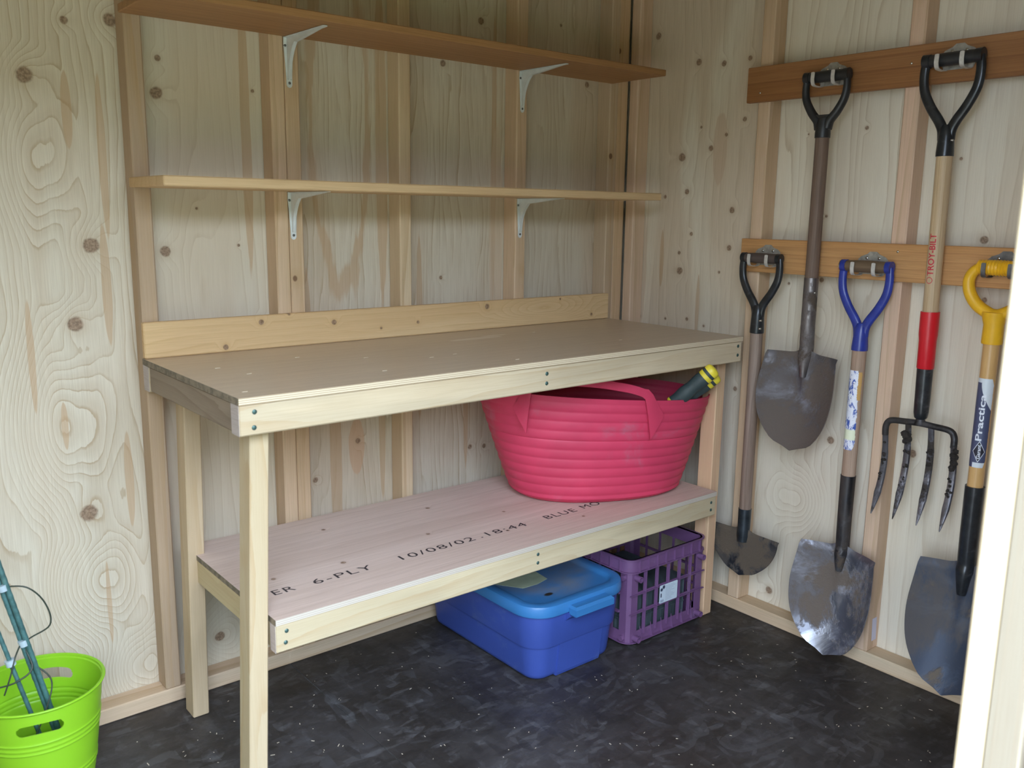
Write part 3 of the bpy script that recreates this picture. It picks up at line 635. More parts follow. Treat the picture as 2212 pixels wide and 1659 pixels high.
st2 = soil_metal('shovel_steel', (.22, .20, .20), .38, amt=.30, s=7.0, shine=(.36, .36, .40))
bm = BM(); pts = smooth_path([(0, 0, -.558), (0, 0, -.60), (0, 0, -.68), (.001, 0, -.735), (.002, 0, -.765), (-.006, 0, -.80), (-.008, 0, -.85)], 5)
n = len(pts); tube(bm, pts, [.0205 if i < n * .75 else .0205 - .013 * (i - n * .75) / (n * .25) for i in range(n)], seg=20); local('socket', bm, st2, T)
screw('rivet', (0, 0, 0), (0, -1, 0), zinc, T, .003).location = (-.008, -.0192, -.60)
bm = BM(); blade(bm, .285, -.782, SHOVEL, dish=.034, tilt=.050, ridge=.020); local('blade', bm, soil_metal('shovel_blade', (.15, .145, .16), .50, soil=(.125, .10, .085), amt=.75, s=8.0, shine=(.30, .31, .37), metal=.7), T)

# 3 blue shovel
T = tool('shovel', -1.030, 1.171, 'pointed shovel with blue yoke, wooden grip and torn white sticker', 'shovel', lean=.0)
bm = BM(); grip_mesh(bm, .059, .0168); local('grip', bm, grip_wood, T)
bm = BM(); yoke(bm, .066, -.150, -.232, .069, rt=.0222)
for s in (-1, 1): tube(bm, [(0, s * .058, 0), (0, s * .0725, 0)], .0172, seg=20)
local('yoke', bm, blue_e, T)
bm = BM(); tube(bm, [(0, .0735, 0), (0, .0758, 0)], .0165, seg=20); local('end_cap', bm, zinc, T)
bm = BM(); shaft(bm, -.2325, -.600, .0192, 0, 0); local('shaft', bm, pale_wood, T)
stick = NT('torn_sticker'); o = stick.obj(); 
n1 = stick.noise(stick.vm('MULTIPLY', o, (1, 1, .45)), 70.0, 5, .7, .6)
zz = stick.sep(o)[2]
cc = stick.mix(stick.mr(n1, .50, .56), C4((.80, .82, .92)), C4((.04, .10, .42)))
cc = stick.mix(stick.mr(stick.noise(o, 120.0, 3), .66, .70), cc, C4((.10, .09, .12)))
cc = stick.mix(stick.math('MULTIPLY', stick.mr(zz, -.455, -.46), stick.mr(zz, -.49, -.485)), cc, C4((.80, .84, .62)))
stick.set(Base_Color=cc, Roughness=.45)
def sticker(parent, r, z0, z1, a0, a1, mat, name='sticker', edge=0.0, n=40, m=16):
    bm = BM(); rows = []
    for i in range(n + 1):
        z = z0 + (z1 - z0) * i / n; row = []
        e0 = a0 + edge * (random.random() - .5); e1 = a1 + edge * (random.random() - .5)
        if edge and (i < 3 or i > n - 3): d = (a1 - a0) * .12 * (3 - min(i, n - i)) / 3; e0 += d; e1 -= d
        for j in range(m + 1):
            a = e0 + (e1 - e0) * j / m; row.append((-r * math.cos(a), -r * math.sin(a), z))
        rows.append(row)
    grid_solid(bm, rows, .0003); return local(name, bm, mat, parent)
sticker(T, .01965, -.288, -.517, -1.15, .92, stick.m, edge=.18)
ss = sticker(T, .01975, -.292, -.372, .70, 1.25, plain('sticker_residue', (.60, .36, .12), .7), 'sticker_residue', edge=.1)
bm = BM(); pts = smooth_path([(0, 0, -.595), (0, 0, -.64), (0, 0, -.72), (.001, 0, -.775), (.002, 0, -.81), (-.006, 0, -.845), (-.008, 0, -.885)], 5)
n = len(pts); tube(bm, pts, [.0212 - .003 * i / n if i < n * .75 else .0190 - .012 * (i - n * .75) / (n * .25) for i in range(n)], seg=20)
local('socket', bm, soil_metal('shovel_socket', (.05, .052, .06), .34, amt=.15, s=10.0, shine=(.14, .15, .17)), T)
bm = BM(); blade(bm, .318, -.818, [w * 1.01 for w in SHOVEL], dish=.036, tilt=.055, ridge=.012)
local('blade', bm, soil_metal('shovel_blade_polished', (.20, .21, .25), .42, soil=(.15, .12, .098), amt=.60, s=6.0, shine=(.50, .53, .62), metal=.8), T)

# 4 garden fork
T = tool('garden_fork', -1.210, 1.694, 'four-tined digging fork with black grip, red sleeve and pale wooden shaft', 'garden fork', lean=-.012)
bm = BM(); grip_mesh(bm, .062, .0168); local('grip', bm, black_p, T)
bm = BM(); yoke(bm, .0665, -.153, -.236, .070, rt=.0215)
for s in (-1, 1): tube(bm, [(0, s * .056, 0), (0, s * .0735, 0)], [.0170, .0178], seg=20)
local('yoke', bm, black_e, T)
screw('rivet', (0, 0, 0), (0, -1, 0), zinc, T, .0032).location = (-.008, -.0203, -.198)
bm = BM(); shaft(bm, -.2365, -.640, .0192); local('shaft', bm, ash, T)
bm = BM()
def bent(r, a0, zbase):
    return lambda x, y: (-r * math.cos(a0 - y / r), -r * math.sin(a0 - y / r), zbase + x)
def fit_text(bm, st, length, cap, fn, bold=.0):
    """text scaled to a length and height, cut fine so that it follows the round shaft"""
    V, Fc = text_mesh(st, 1.0, bold=bold); w = max(v[0] for v in V); h = max(v[1] for v in V)
    tb = bmesh.new(); vs = [tb.verts.new((v[0] * length / w, v[1] * cap / h, 0)) for v in V]
    for f in Fc:
        try: tb.faces.new([vs[i] for i in f])
        except ValueError: pass
    bmesh.ops.triangulate(tb, faces=tb.faces)
    for _ in range(4):
        ed = [e for e in tb.edges if e.calc_length() > .0035]
        if not ed: break
        bmesh.ops.subdivide_edges(tb, edges=ed, cuts=1); bmesh.ops.triangulate(tb, faces=[f for f in tb.faces if len(f.verts) > 3])
    tb.verts.ensure_lookup_table(); tb.verts.index_update(); nv = [bm.verts.new(fn(v.co.x, v.co.y)) for v in tb.verts]
    for f in tb.faces:
        try: bm.faces.new([nv[v.index] for v in f.verts])
        except ValueError: pass
    tb.free()
fit_text(bm, 'TROY-BILT', .107, .0165, bent(.01945, .33, -.536), .02)
rr = .0085
for k in range(24):
    a, b = 2 * PI * k / 24, 2 * PI * (k + 1) / 24; g = bent(.01945, -.10, -.548)
    bm.faces.new([bm.verts.new(g(r_ * math.cos(t_), r_ * math.sin(t_))) for r_, t_ in ((rr, a), (rr, b), (rr * .8, b), (rr * .8, a))])
tag(local('lettering', bm, plain('red_ink', (.55, .03, .05), .6), T, smooth=False), 'red printed lettering running up the shaft')
bm = BM(); tube(bm, [(0, 0, -.630), (0, 0, -.690), (0, 0, -.705), (0, 0, -.778), (0, 0, -.780)], [.0238, .0235, .0218, .0218, .0205], seg=24); local('sleeve', bm, red_p, T)
bm = BM(); tube(bm, [(0, 0, -.778), (0, 0, -.86), (-.001, 0, -.898), (-.001, 0, -.912), (-.001, 0, -.918)], [.0205, .0195, .0188, .0165, .010], seg=24); local('socket', bm, black_e, T)
fork_m = soil_metal('fork_steel', (.035, .035, .038), .4, soil=(.05, .04, .033), amt=.35, s=20.0, shine=(.10, .10, .11))
tine_m = soil_metal('tine_steel', (.15, .15, .17), .38, soil=(.045, .036, .03), amt=.50, s=16.0, shine=(.26, .26, .30))
HZ = -.932
bm = BM(); tube(bm, smooth_path([(-.002, .093, HZ - .045), (-.002, .0925, HZ - .018), (-.002, .080, HZ - .002), (-.002, .04, HZ + .002), (-.002, 0, HZ + .004), (-.002, -.04, HZ + .002), (-.002, -.080, HZ - .002), (-.002, -.0925, HZ - .018), (-.002, -.093, HZ - .045)], 6), .0085, seg=12)
tube(bm, [(-.001, 0, -.915), (-.002, 0, HZ)], [.011, .015], seg=14); local('fork_head', bm, fork_m, T)
for yy, zs in ((.093, HZ - .04), (.031, HZ - .002), (-.031, HZ - .002), (-.093, HZ - .04)):
    pts = []; rad = []
    for i in range(17):
        t = i / 16; z = zs + ((-1.196) - zs) * t
        pts.append((-.002 - .040 * t ** 1.3 + .020 * math.sin(t * PI), yy + (.002 if yy > 0 else -.002) * t, z)); rad.append(.0080 if t < .2 else (.0090 if t < .72 else .0090 * (1 - (t - .72) / .28) ** .8 + .0012))
    bm = BM(); tube(bm, pts, rad, seg=8, flat=(1.08, .6), up=Vector((1, 0, 0))); local('tine', bm, tine_m, T, angle=35)
clod = plain('soil_clod', (.03, .024, .02), .95, 0, .3, 60, bump=.6, bs=200)
bm = BM()
cl = [(.031, -.968, .012), (.036, -.962, .010), (.026, -.975, .009), (.034, -.982, .008), (-.099, -.985, .008), (-.096, -1.0, .010), (-.098, -1.018, .010), (-.094, -1.03, .009)]
for k in range(46):
    t_ = random.choice((.093, .031, -.031, -.094)); cl.append((t_ + random.uniform(-.006, .006), random.uniform(-1.11, -.99), random.uniform(.0025, .0055)))
for (yy, zz, k) in cl:
    g = bmesh.ops.create_icosphere(bm, subdivisions=2, radius=k); tt = max(0, (-zz - .97) / .226)
    for v in g['verts']: v.co = v.co * (1 + .55 * (random.random() - .5)) + Vector((-.007 - .040 * tt ** 1.3 + .020 * math.sin(tt * PI), yy, zz))
tag(local('soil', bm, clod, T), kind='stuff')

# 5 yellow-handled shovel, half hidden by the door jamb
T = tool('shovel', -1.378, 1.186, 'shovel with yellow plastic D-grip and varnished shaft beside the door jamb', 'shovel')
bm = BM(); grip_mesh(bm, .050, .0185, rings=14); local('grip', bm, yellow_p, T)
bm = BM(); loop = []
pts = smooth_path([(0, .046, .001), (0, .062, -.012), (0, .071, -.034), (0, .066, -.064), (0, .046, -.093), (0, .016, -.112), (0, 0, -.1155), (0, -.016, -.112), (0, -.046, -.093), (0, -.066, -.064), (0, -.071, -.034), (0, -.062, -.012), (0, -.046, .001)], 6)
n = len(pts); tube(bm, pts, [.0135 + .0035 * math.sin(PI * i / (n - 1)) for i in range(n)], seg=16, flat=(.9, 1.0), up=Vector((1, 0, 0)))
tube(bm, [(0, 0, -.108), (0, 0, -.125), (0, 0, -.14), (0, 0, -.183), (0, 0, -.187)], [.030, .0275, .0235, .0245, .0235], seg=24); local('yoke', bm, yellow_p, T)
bm = BM(); shaft(bm, -.1872, -.560, .0192); local('shaft', bm, varn, T)
lab = NT('handle_label'); o = lab.obj(); s_ = lab.sep(o); 
# white ground, slate-blue swoosh
thr = lab.mr(s_[2], -.285, -.372, .004, -.022)
blue = lab.math('MULTIPLY', lab.math('GREATER_THAN', s_[1], thr), lab.math('LESS_THAN', s_[2], -.284))
blue = lab.math('MULTIPLY', blue, lab.math('MAXIMUM', lab.math('GREATER_THAN', s_[2], -.489), lab.math('GREATER_THAN', s_[1], .006)))
cc = lab.mix(blue, C4((.72, .78, .84)), C4((.075, .09, .17)))
cc = lab.mix(lab.mr(lab.noise(o, 90.0, 4, .7), .68, .72), cc, C4((.55, .50, .48)))
lab.set(Base_Color=cc, Roughness=.4)
sticker(T, .01955, -.273, -.502, -1.2, 1.30, lab.m, edge=.06)
wht = plain('label_white', (.80, .84, .92), .5)
bm = BM(); fit_text(bm, 'Practica', .121, .0150, bent(.0200, .47, -.434), .02); tag(local('lettering', bm, wht, T, smooth=False), 'white printed lettering on the blue label')
dia = [(-.028, 0), (0, .0150), (.028, 0), (0, -.0150)]
for k, mt, rr in ((1.0, wht, .01995), (.90, plain('label_dark', (.02, .02, .035), .5), .0202)):
    bm = BM(); g = bent(rr, .33, -.460); cen = g(0, 0); N_ = 10; P4 = []
    for i in range(4):
        a, b = dia[i], dia[(i + 1) % 4]
        for q in range(N_): P4.append((k * (a[0] + (b[0] - a[0]) * q / N_), k * (a[1] + (b[1] - a[1]) * q / N_)))
    for s in range(5):
        for i in range(len(P4)):
            p, q = P4[i], P4[(i + 1) % len(P4)]; u0, u1 = s / 5, (s + 1) / 5
            vs = [bm.verts.new(g(p[0] * u0, p[1] * u0)), bm.verts.new(g(q[0] * u0, q[1] * u0)), bm.verts.new(g(q[0] * u1, q[1] * u1)), bm.verts.new(g(p[0] * u1, p[1] * u1))]
            if s == 0: bm.faces.new([vs[0], vs[2], vs[3]])
            else: bm.faces.new(vs)
    bmesh.ops.remove_doubles(bm, verts=bm.verts, dist=1e-6)
    local('emblem', bm, mt, T, smooth=False)
bm = BM(); fit_text(bm, 'Garant', .037, .0085, bent(.0204, .52, -.479), .02); local('lettering', bm, wht, T, smooth=False)
bm = BM(); pts = smooth_path([(0, 0, -.555), (0, 0, -.60), (0, 0, -.68), (.001, 0, -.74), (.002, 0, -.77), (-.006, 0, -.80), (-.008, 0, -.85)], 5)
n = len(pts); tube(bm, pts, [.0235 - .002 * i / n if i < n * .75 else .0215 - .012 * (i - n * .75) / (n * .25) for i in range(n)], seg=20); local('socket', bm, black_e, T)
bm = BM(); blade(bm, .345, -.775, [w * .93 for w in SHOVEL], dish=.040, tilt=.060, ridge=.012)
local('blade', bm, soil_metal('shovel_blade_blue', (.05, .065, .10), .55, soil=(.16, .13, .10), amt=.10, s=5.0, shine=(.075, .10, .15), metal=.35), T)

# ------------------------------------------------------------------ red rubber tub on the lower shelf
red_r = plain('red_rubber', (.62, .048, .115), .55, 0, .08, 5, spec=.45, dirt=(.52, .15, .22), dirt_amt=.3, dirt_s=5)
tubo = tag(empty('tub', (-.468, -.357, ZS)), 'oval red rubber tub with two strap handles standing on the lower shelf', 'tub')
TH = -.413; A0, B0, A1, B1, ZT, TL, TDX = .268, .183, .378, .222, .772, -.073, -.016
def tub_pt(v, a, off=0.0, n_=2.32):
    """v 0..1 up the wall, a angle"""
    ca, sa = math.cos(a), math.sin(a)
    A = A0 + (A1 - A0) * (v ** .92); B = B0 + (B1 - B0) * (v ** .92)
    u = (A + off) * math.copysign(abs(ca) ** (2 / n_), ca); w = (B + off) * math.copysign(abs(sa) ** (2 / n_), sa)
    z = ZS + .0006 + (ZT - ZS) * v + TL * u * v
    return Vector((-.468 + TDX * v + u * math.cos(TH) - w * math.sin(TH), -.357 + u * math.sin(TH) + w * math.cos(TH), z))
rows = []; NV = 120; NA = 144; ribs = 11.5
for i in range(NV + 1):
    v = i / NV
    q = (v * ribs) % 1.0
    off = .0050 * math.sqrt(max(0.0, math.sin(PI * min(1, q * 1.0)))) * (1 - .3 * q) if v > .02 and v < .957 else (.0 if v <= .02 else .002)
    if v < .05: off = -.018 * (1 - v / .05) ** 2
    rows.append([tub_pt(v, 2 * PI * j / NA, off) for j in range(NA)])
bm = BM(); grid_solid(bm, rows, .0035, closed=True)
mk('wall', bm, red_r, tubo, smooth=True, angle=60)
bm = BM(); vs = [bm.verts.new(tub_pt(.012, 2 * PI * j / NA, -.012)) for j in range(NA)]; bm.faces.new(vs); vs2 = [bm.verts.new(tub_pt(.02, 2 * PI * j / NA, -.012)) for j in range(NA)]; bm.faces.new(vs2)
for j in range(NA): bm.faces.new((vs[j], vs[(j + 1) % NA], vs2[(j + 1) % NA], vs2[j]))
mk('base', bm, red_r, tubo)
for side in (-1, 1):      # strap handles: rise from the outside of the long walls
    bm = BM(); rows = []
    cen = -PI / 2 - .27 if side < 0 else PI / 2 + .1
    N_ = 40
    for i in range(N_ + 1):
        t = -1 + 2 * i / N_
        a = cen + t * .53
        base = tub_pt(1.0, a, .003); out = (tub_pt(1.0, a, .013) - base).normalized()
        lift = .050 * (1 - abs(t) ** 2.4)
        if abs(t) > .82: lift = .050 * (1 - .82 ** 2.4) - (abs(t) - .82) * .55
        lean = out * (.014 * (1 - t * t)) + out * .0025
        hw = .0115 + .030 * (max(0, abs(t) - .74) / .26) ** 1.5
        c_ = base + lean + Vector((0, 0, lift))
        tang = (tub_pt(1.0, a + .02, .003) - tub_pt(1.0, a - .02, .003)).normalized()
        slope = -2.4 * .058 * abs(t) ** 1.4 * math.copysign(1, t) / .28
        d = (tang * 1.0 + Vector((0, 0, slope * (1 if abs(t) <= .82 else 2.0)))).normalized() if side < 0 or True else tang
        acr = d.cross(out).normalized()
        if acr.z < 0: acr = -acr
        mixv = (acr * .75 + Vector((0, 0, .25))).normalized()
        rows.append([c_ - mixv * hw, c_ - mixv * hw * .5 + out * .0012, c_ + out * .0018, c_ + mixv * hw * .5 + out * .0012, c_ + mixv * hw])
    grid_solid(bm, rows, .0035); mk('handle', bm, red_r, tubo, smooth=True, angle=50)

# garden loppers standing in the tub
lp = tag(empty('loppers', (-.43, -.60, .72)), 'loppers with dark green and yellow grips leaning out of the red tub', 'loppers')
dgreen = plain('grip_green', (.035, .055, .058), .55, 0, .12, 60); lyel = plain('grip_yellow', (.80, .66, .05), .4, 0, .05, 20); alu = plain('aluminium_tube', (.5, .52, .56), .3, 1.0)
def lop(p0, p1, r):
    p0 = Vector(p0); p1 = Vector(p1); d = p1 - p0; f = lambda t: p0 + d * t
    bm = BM(); tube(bm, smooth_path([f(.06), f(-.12), f(-.3) + Vector((0, .02, -.02)), f(-.3) + Vector((-.04, .10, -.16))], 5), r * .55, seg=14); mk('tube', bm, alu, lp, smooth=True, angle=50)
    bm = BM(); ts = [0.05 + .70 * k / 24 for k in range(25)]; tube(bm, [f(t) for t in ts], [r * (1.02 - .05 * math.sin((t - .05) / .7 * PI * 4)) for t in ts], seg=20, flat=(.86, 1.08)); g = mk('grip', bm, dgreen, lp, smooth=True, angle=50)
    bm = BM(); tube(bm, [f(0), f(.02), f(.06)], [r * .9, r * 1.06, r * 1.04], seg=20, flat=(.86, 1.08)); mk('grip_collar', bm, lyel, lp, smooth=True, angle=50)
    bm = BM(); tube(bm, [f(.745), f(.75), f(.82), f(.825)], [r * .98, r * 1.05, r * 1.06, r], seg=20, flat=(.86, 1.08)); mk('grip_band', bm, lyel, lp, smooth=True, angle=50)
    bm = BM(); tube(bm, [f(.82), f(.88)], r * 1.01, seg=20, flat=(.86, 1.08)); mk('grip_band', bm, dgreen, lp, smooth=True, angle=50)
    bm = BM(); tube(bm, [f(.88), f(.93), f(.97), f(.99), f(1.0)], [r * 1.05, r * 1.05, r * .95, r * .7, r * .3], seg=20, flat=(.86, 1.08)); mk('end_cap', bm, lyel, lp, smooth=True, angle=60)
lop((-.376, -.585, .738), (-.300, -.682, .856), .0205)
lop((-.336, -.560, .718), (-.258, -.662, .828), .0185)

# ------------------------------------------------------------------ blue storage box
bbody = plain('blue_plastic', (.045, .085, .36), .42, 0, .06, 5, dirt=(.10, .15, .38), dirt_amt=.2, dirt_s=8)
blid = NT('blue_lid'); o = blid.obj(); s_ = blid.sep(o)
dm = blid.math('MULTIPLY', blid.mr(blid.noise(o, 5.0, 5, .6, .5), .30, .62), blid.mr(blid.vm('LENGTH', blid.vm('MULTIPLY', blid.vm('SUBTRACT', o, (-.745, -.36, .235)), (1 / .17, 1 / .22, 0))), 1.12, .75))
c = blid.mix(blid.math('MULTIPLY', dm, .75), C4((.04, .19, .46)), C4((.20, .21, .23)))
sp = blid.mr(blid.vm('LENGTH', blid.vm('MULTIPLY', blid.vm('ADD', blid.vm('SUBTRACT', o, (-.82, -.540, 0)), blid.vm('SCALE', (0, 0, 0))), (1 / .018, 1 / .010, 0))), 1.1, .6)
c = blid.mix(sp, c, C4((.03, .022, .018)))
blid.set(Base_Color=c, Roughness=blid.math('MULTIPLY_ADD', dm, .35, .36))
bx = tag(empty('storage_box', (-.745, -.33, 0)), 'blue plastic storage box with dusty lighter blue lid under the bench', 'storage box')
def rrect(x0, x1, y0, y1, r, n=8):
    out = []
    for cx, cy, a0 in ((x1 - r, y1 - r, 0), (x0 + r, y1 - r, PI / 2), (x0 + r, y0 + r, PI), (x1 - r, y0 + r, 1.5 * PI)):
        for k in range(n + 1):
            a = a0 + PI / 2 * k / n; out.append((cx + r * math.cos(a), cy + r * math.sin(a)))
    return out
def ring_stack(bm, rings, cap0=True, cap1=True, mi=0):
    V = [[bm.verts.new(p) for p in r] for r in rings]; n = len(V[0])
    for i in range(len(V) - 1):
        for k in range(n): bm.faces.new((V[i][k], V[i][(k + 1) % n], V[i + 1][(k + 1) % n], V[i + 1][k])).material_index = mi
    if cap0: bm.faces.new(V[0]).material_index = mi
    if cap1: bm.faces.new(V[-1]).material_index = mi
    return V
def lv(x0, x1, y0, y1, r, z): return [(x, y, z) for x, y in rrect(x0, x1, y0, y1, r)]
bm = BM()
X0, X1, Y0, Y1 = -.914, -.597, -.592, -.075
E_ = lambda d, z, r=.05: lv(X0 - d, X1 + d, Y0 - d, Y1 + d, r + d, z)
ring_stack(bm, [E_(-.020, .0005), E_(-.010, .003), E_(-.003, .010), E_(.000, .02), E_(.010, .105), E_(.016, .107), E_(.018, .112), E_(.026, .205), E_(.026, .212)])
mk('body', bm, bbody, bx, smooth=True, angle=32)
# end panel under the handle stands proud
bm = BM(); 
def sec(d, z, a=.085): return [(-.748 - a, Y0 - d + .03, z), (-.748 + a, Y0 - d + .03, z), (-.748 + a, Y0 - d, z), (-.748 - a, Y0 - d, z)]
ring_stack(bm, [sec(.001, .003), sec(.004, .012), sec(.024, .195)]); mk('end_panel', bm, bbody, bx)
bm = BM(); ring_stack(bm, [sec(.022, .176, .075), sec(.040, .193, .075), sec(.040, .206, .075)]); mk('body_handle', bm, bbody, bx)
bm = BM()
D = lambda d, z: lv(X0 - d, X1 + d, Y0 - d, Y1 + d, .05 + d, z)
ring_stack(bm, [D(.029, .208), D(.036, .2085), D(.037, .213), D(.036, .232), D(.033, .2385), D(.026, .2405), D(.008, .2405), D(.002, .237), D(-.004, .231), D(-.012, .2295)])
mk('lid', bm, blid.m, bx, smooth=True, angle=40)
bm = BM(); ring_stack(bm, [sec(.064, .200, .072), sec(.068, .203, .074), sec(.068, .222, .074), sec(.060, .228, .068)]); mk('lid_handle', bm, blid.m, bx)
tape = plain('masking_tape', (.40, .47, .33), .7, 0, .12, 20)
bm = BM(); prism(bm, [(-.930, -.350), (-.853, -.465), (-.800, -.468), (-.751, -.456), (-.735, -.33)], lambda p: (p[0], p[1], .2297), lambda p: (p[0], p[1], .2303)); tag(mk('tape', bm, tape, bx), 'pale green tape on the lid')

# ------------------------------------------------------------------ purple crate
purp = plain('purple_plastic', (.165, .08, .19), .45, 0, .06, 10, dirt=(.22, .14, .25), dirt_amt=.15, dirt_s=12)
cr_ = tag(empty('crate', (-.37, -.44, 0)), 'purple plastic crate with open grid sides standing beside the blue box', 'crate')
CX0, CX1, CY0, CY1, CH = -.548, -.197, -.602, -.285, .282
bm = BM()   # rim: a deep band, hollow
def band(bm, d0, d1, z0, z1, r=.03):
    a = [lv(CX0 - d1, CX1 + d1, CY0 - d1, CY1 + d1, r + d1, z) for z in (z0, z1)]; b = [lv(CX0 - d0, CX1 + d0, CY0 - d0, CY1 + d0, r + d0, z) for z in (z1, z0)]
    V = [[bm.verts.new(p) for p in q] for q in (a[0], a[1], b[0], b[1])]; n = len(V[0])
    for i in range(4):
        for k in range(n): bm.faces.new((V[i][k], V[i][(k + 1) % n], V[(i + 1) % 4][(k + 1) % n], V[(i + 1) % 4][k]))
band(bm, -.002, .003, CH - .040, CH); band(bm, -.002, .010, CH - .003, CH); band(bm, -.002, .010, CH - .043, CH - .040)
for k in range(8):
    x = CX0 + .035 + (CX1 - CX0 - .07) * k / 7
    for y in (CY0 - .010, CY1 + .003): box(bm, x - .0012, x + .0012, y, y + .007, CH - .040, CH - .003)
for k in range(7):
    y = CY0 + .035 + (CY1 - CY0 - .07) * k / 6
    for x in (CX0 - .010, CX1 + .003): box(bm, x, x + .007, y - .0012, y + .0012, CH - .040, CH - .003)
mk('rim', bm, purp, cr_, smooth=True, angle=30)
for x, y in ((CX0, CY0), (CX1, CY0), (CX0, CY1), (CX1, CY1)):
    sx_, sy_ = (1 if x == CX0 else -1), (1 if y == CY0 else -1); bm = BM()
    poly = [(x, y + sy_ * .038), (x, y + sy_ * .010), (x + sx_ * .010, y), (x + sx_ * .038, y), (x + sx_ * .038, y + sy_ * .004), (x + sx_ * .013, y + sy_ * .004), (x + sx_ * .004, y + sy_ * .013), (x + sx_ * .004, y + sy_ * .038)]
    prism(bm, poly, lambda p: (p[0], p[1], .012), lambda p: (p[0], p[1], CH - .041))
    mk('corner_post', bm, purp, cr_)
    for z in (.026, CH - .060):
        bm = BM()
        tube(bm, [(x + sx_ * .028, y + sy_ * .002, z), (x + sx_ * .028, y - sy_ * .022, z)], .0095, seg=16, caps=False); tube(bm, [(x + sx_ * .028, y + sy_ * .002, z), (x + sx_ * .028, y - sy_ * .022, z)], .0072, seg=16, caps=False)
        for k in range(16):
            a, b = 2 * PI * k / 16, 2 * PI * (k + 1) / 16
            bm.faces.new([bm.verts.new((x + sx_ * .028 + r * math.cos(t), y - sy_ * .022, z + r * math.sin(t))) for r, t in ((.0095, a), (.0095, b), (.0072, b), (.0072, a))])
        bmesh.ops.remove_doubles(bm, verts=bm.verts, dist=1e-5); mk('peg', bm, purp, cr_, smooth=True, angle=40)
        bm = BM(); tube(bm, [(x + sx_ * .002, y + sy_ * .022, z), (x - sx_ * .009, y + sy_ * .022, z)], .0085, seg=16); mk('peg', bm, purp, cr_, smooth=True, angle=40)
    bm = BM(); tube(bm, [(x + sx_ * .03, y + sy_ * .025, 0.0004), (x + sx_ * .03, y + sy_ * .025, .016)], [.008, .0095], seg=14); mk('foot', bm, purp, cr_, smooth=True, angle=40)
t2 = .0022
def bars(y, sgn):   # grid on the long sides
    for k in range(5):
        x = CX0 + .038 + (CX1 - CX0 - .076) * (k + .5) / 5 if 0 else CX0 + .070 + (CX1 - CX0 - .14) * k / 4
        bm = BM(); box(bm, x - .005, x + .005, y, y + sgn * .0035, .045, CH - .041); box(bm, x - t2 / 2, x + t2 / 2, y - sgn * .006, y + sgn * .0035, .03, CH - .041); mk('upright_bar', bm, purp, cr_)
    for z in (.108, .168):
        bm = BM(); box(bm, CX0 + .036, CX1 - .036, y + sgn * .0001, y + sgn * .0036, z - .004, z + .004); box(bm, CX0 + .002, CX1 - .002, y - sgn * .007, y - sgn * .0002, z - .0011, z + .0011); mk('cross_bar', bm, purp, cr_)
bars(CY0, 1); bars(CY1, -1)
for x, sgn in ((CX0, 1), (CX1, -1)):
    for k in range(4):
        y = CY0 + .070 + (CY1 - CY0 - .14) * k / 3
        bm = BM(); box(bm, x, x + sgn * .0035, y - .004, y + .004, .045, CH - .041); mk('upright_bar', bm, purp, cr_)
    for z in (.108, .168):
        bm = BM(); box(bm, x - sgn * .006, x + sgn * .0036, CY0 + .038, CY1 - .038, z - .003, z + .003); mk('cross_bar', bm, purp, cr_)
bm = BM()   # skirt with recessed pockets and the floor
band(bm, -.004, -.001, .012, .045); band(bm, -.001, .010, .012, .0145); box(bm, CX0 + .01, CX1 - .01, CY0 + .01, CY1 - .01, .013, .016)
for k in range(6):
    x = CX0 + .055 + (CX1 - CX0 - .11) * k / 5
    for y0, y1 in ((CY0 - .009, CY0 + .001), (CY1 - .001, CY1 + .009)):
        prism(bm, [(y0 if y0 < CY0 else y1, .0145), (y1 if y0 < CY0 else y0, .0145), (y1 if y0 < CY0 else y0, .058)], lambda p: (x - .0012, p[0], p[1]), lambda p: (x + .0012, p[0], p[1]))
mk('skirt', bm, purp, cr_, smooth=True, angle=30)
lbw = plain('crate_label', (.62, .72, .82), .4); lbk = plain('label_ink', (.03, .045, .09), .5); lgr = plain('label_grey_ink', (.28, .33, .45), .5)
LX0, LX1, LZ0, LZ1 = -.405, -.322, .112, .196; LX0, LX1 = -.417, -.334
ly = CY0 - .0075
bm = BM(); prism(bm, [(x, z) for x, z in rrect(LX0, LX1, LZ0 - .001, LZ1 - .0255 + .0, .003)], lambda p: (p[0], ly, p[1]), lambda p: (p[0], ly + .0012, p[1])); lbo = tag(mk('label', bm, lbw, cr_), 'white printed product label on the crate front')
def flat(bm, x0, x1, z0, z1): bm.faces.new([bm.verts.new(p) for p in ((x0, ly - .0003, z0), (x1, ly - .0003, z0), (x1, ly - .0003, z1), (x0, ly - .0003, z1))])
bm = BM()
for cx, cz, rr in ((LX0 + .008, LZ1 - .040, .0075), (LX0 + .018, LZ1 - .033, .0080)):
    P_ = [bm.verts.new((cx + (rr if k % 2 else rr * .55) * math.cos(k * PI / 9), ly - .0003, cz + (rr if k % 2 else rr * .55) * math.sin(k * PI / 9))) for k in range(18)]; bm.faces.new(P_)
flat(bm, LX0 + .004, LX0 + .009, LZ1 - .065, LZ1 - .052); 
mk('label_print', bm, lbk, cr_)
bm = BM()
for k in range(9): flat(bm, LX0 + .004 + k * .0017, LX0 + .0049 + k * .0017 + (.0004 if k % 3 else 0), LZ0 + .002, LZ0 + .0105)
for k in range(11):
    w = (.040, .046, .036, .030, .042, .026, .034, .044, .040, .028, .030)[k]; z = LZ1 - .032 - k * .0046
    flat(bm, LX0 + .027, LX0 + .027 + w, z, z + .0008)
mk('label_print', bm, lgr, cr_)

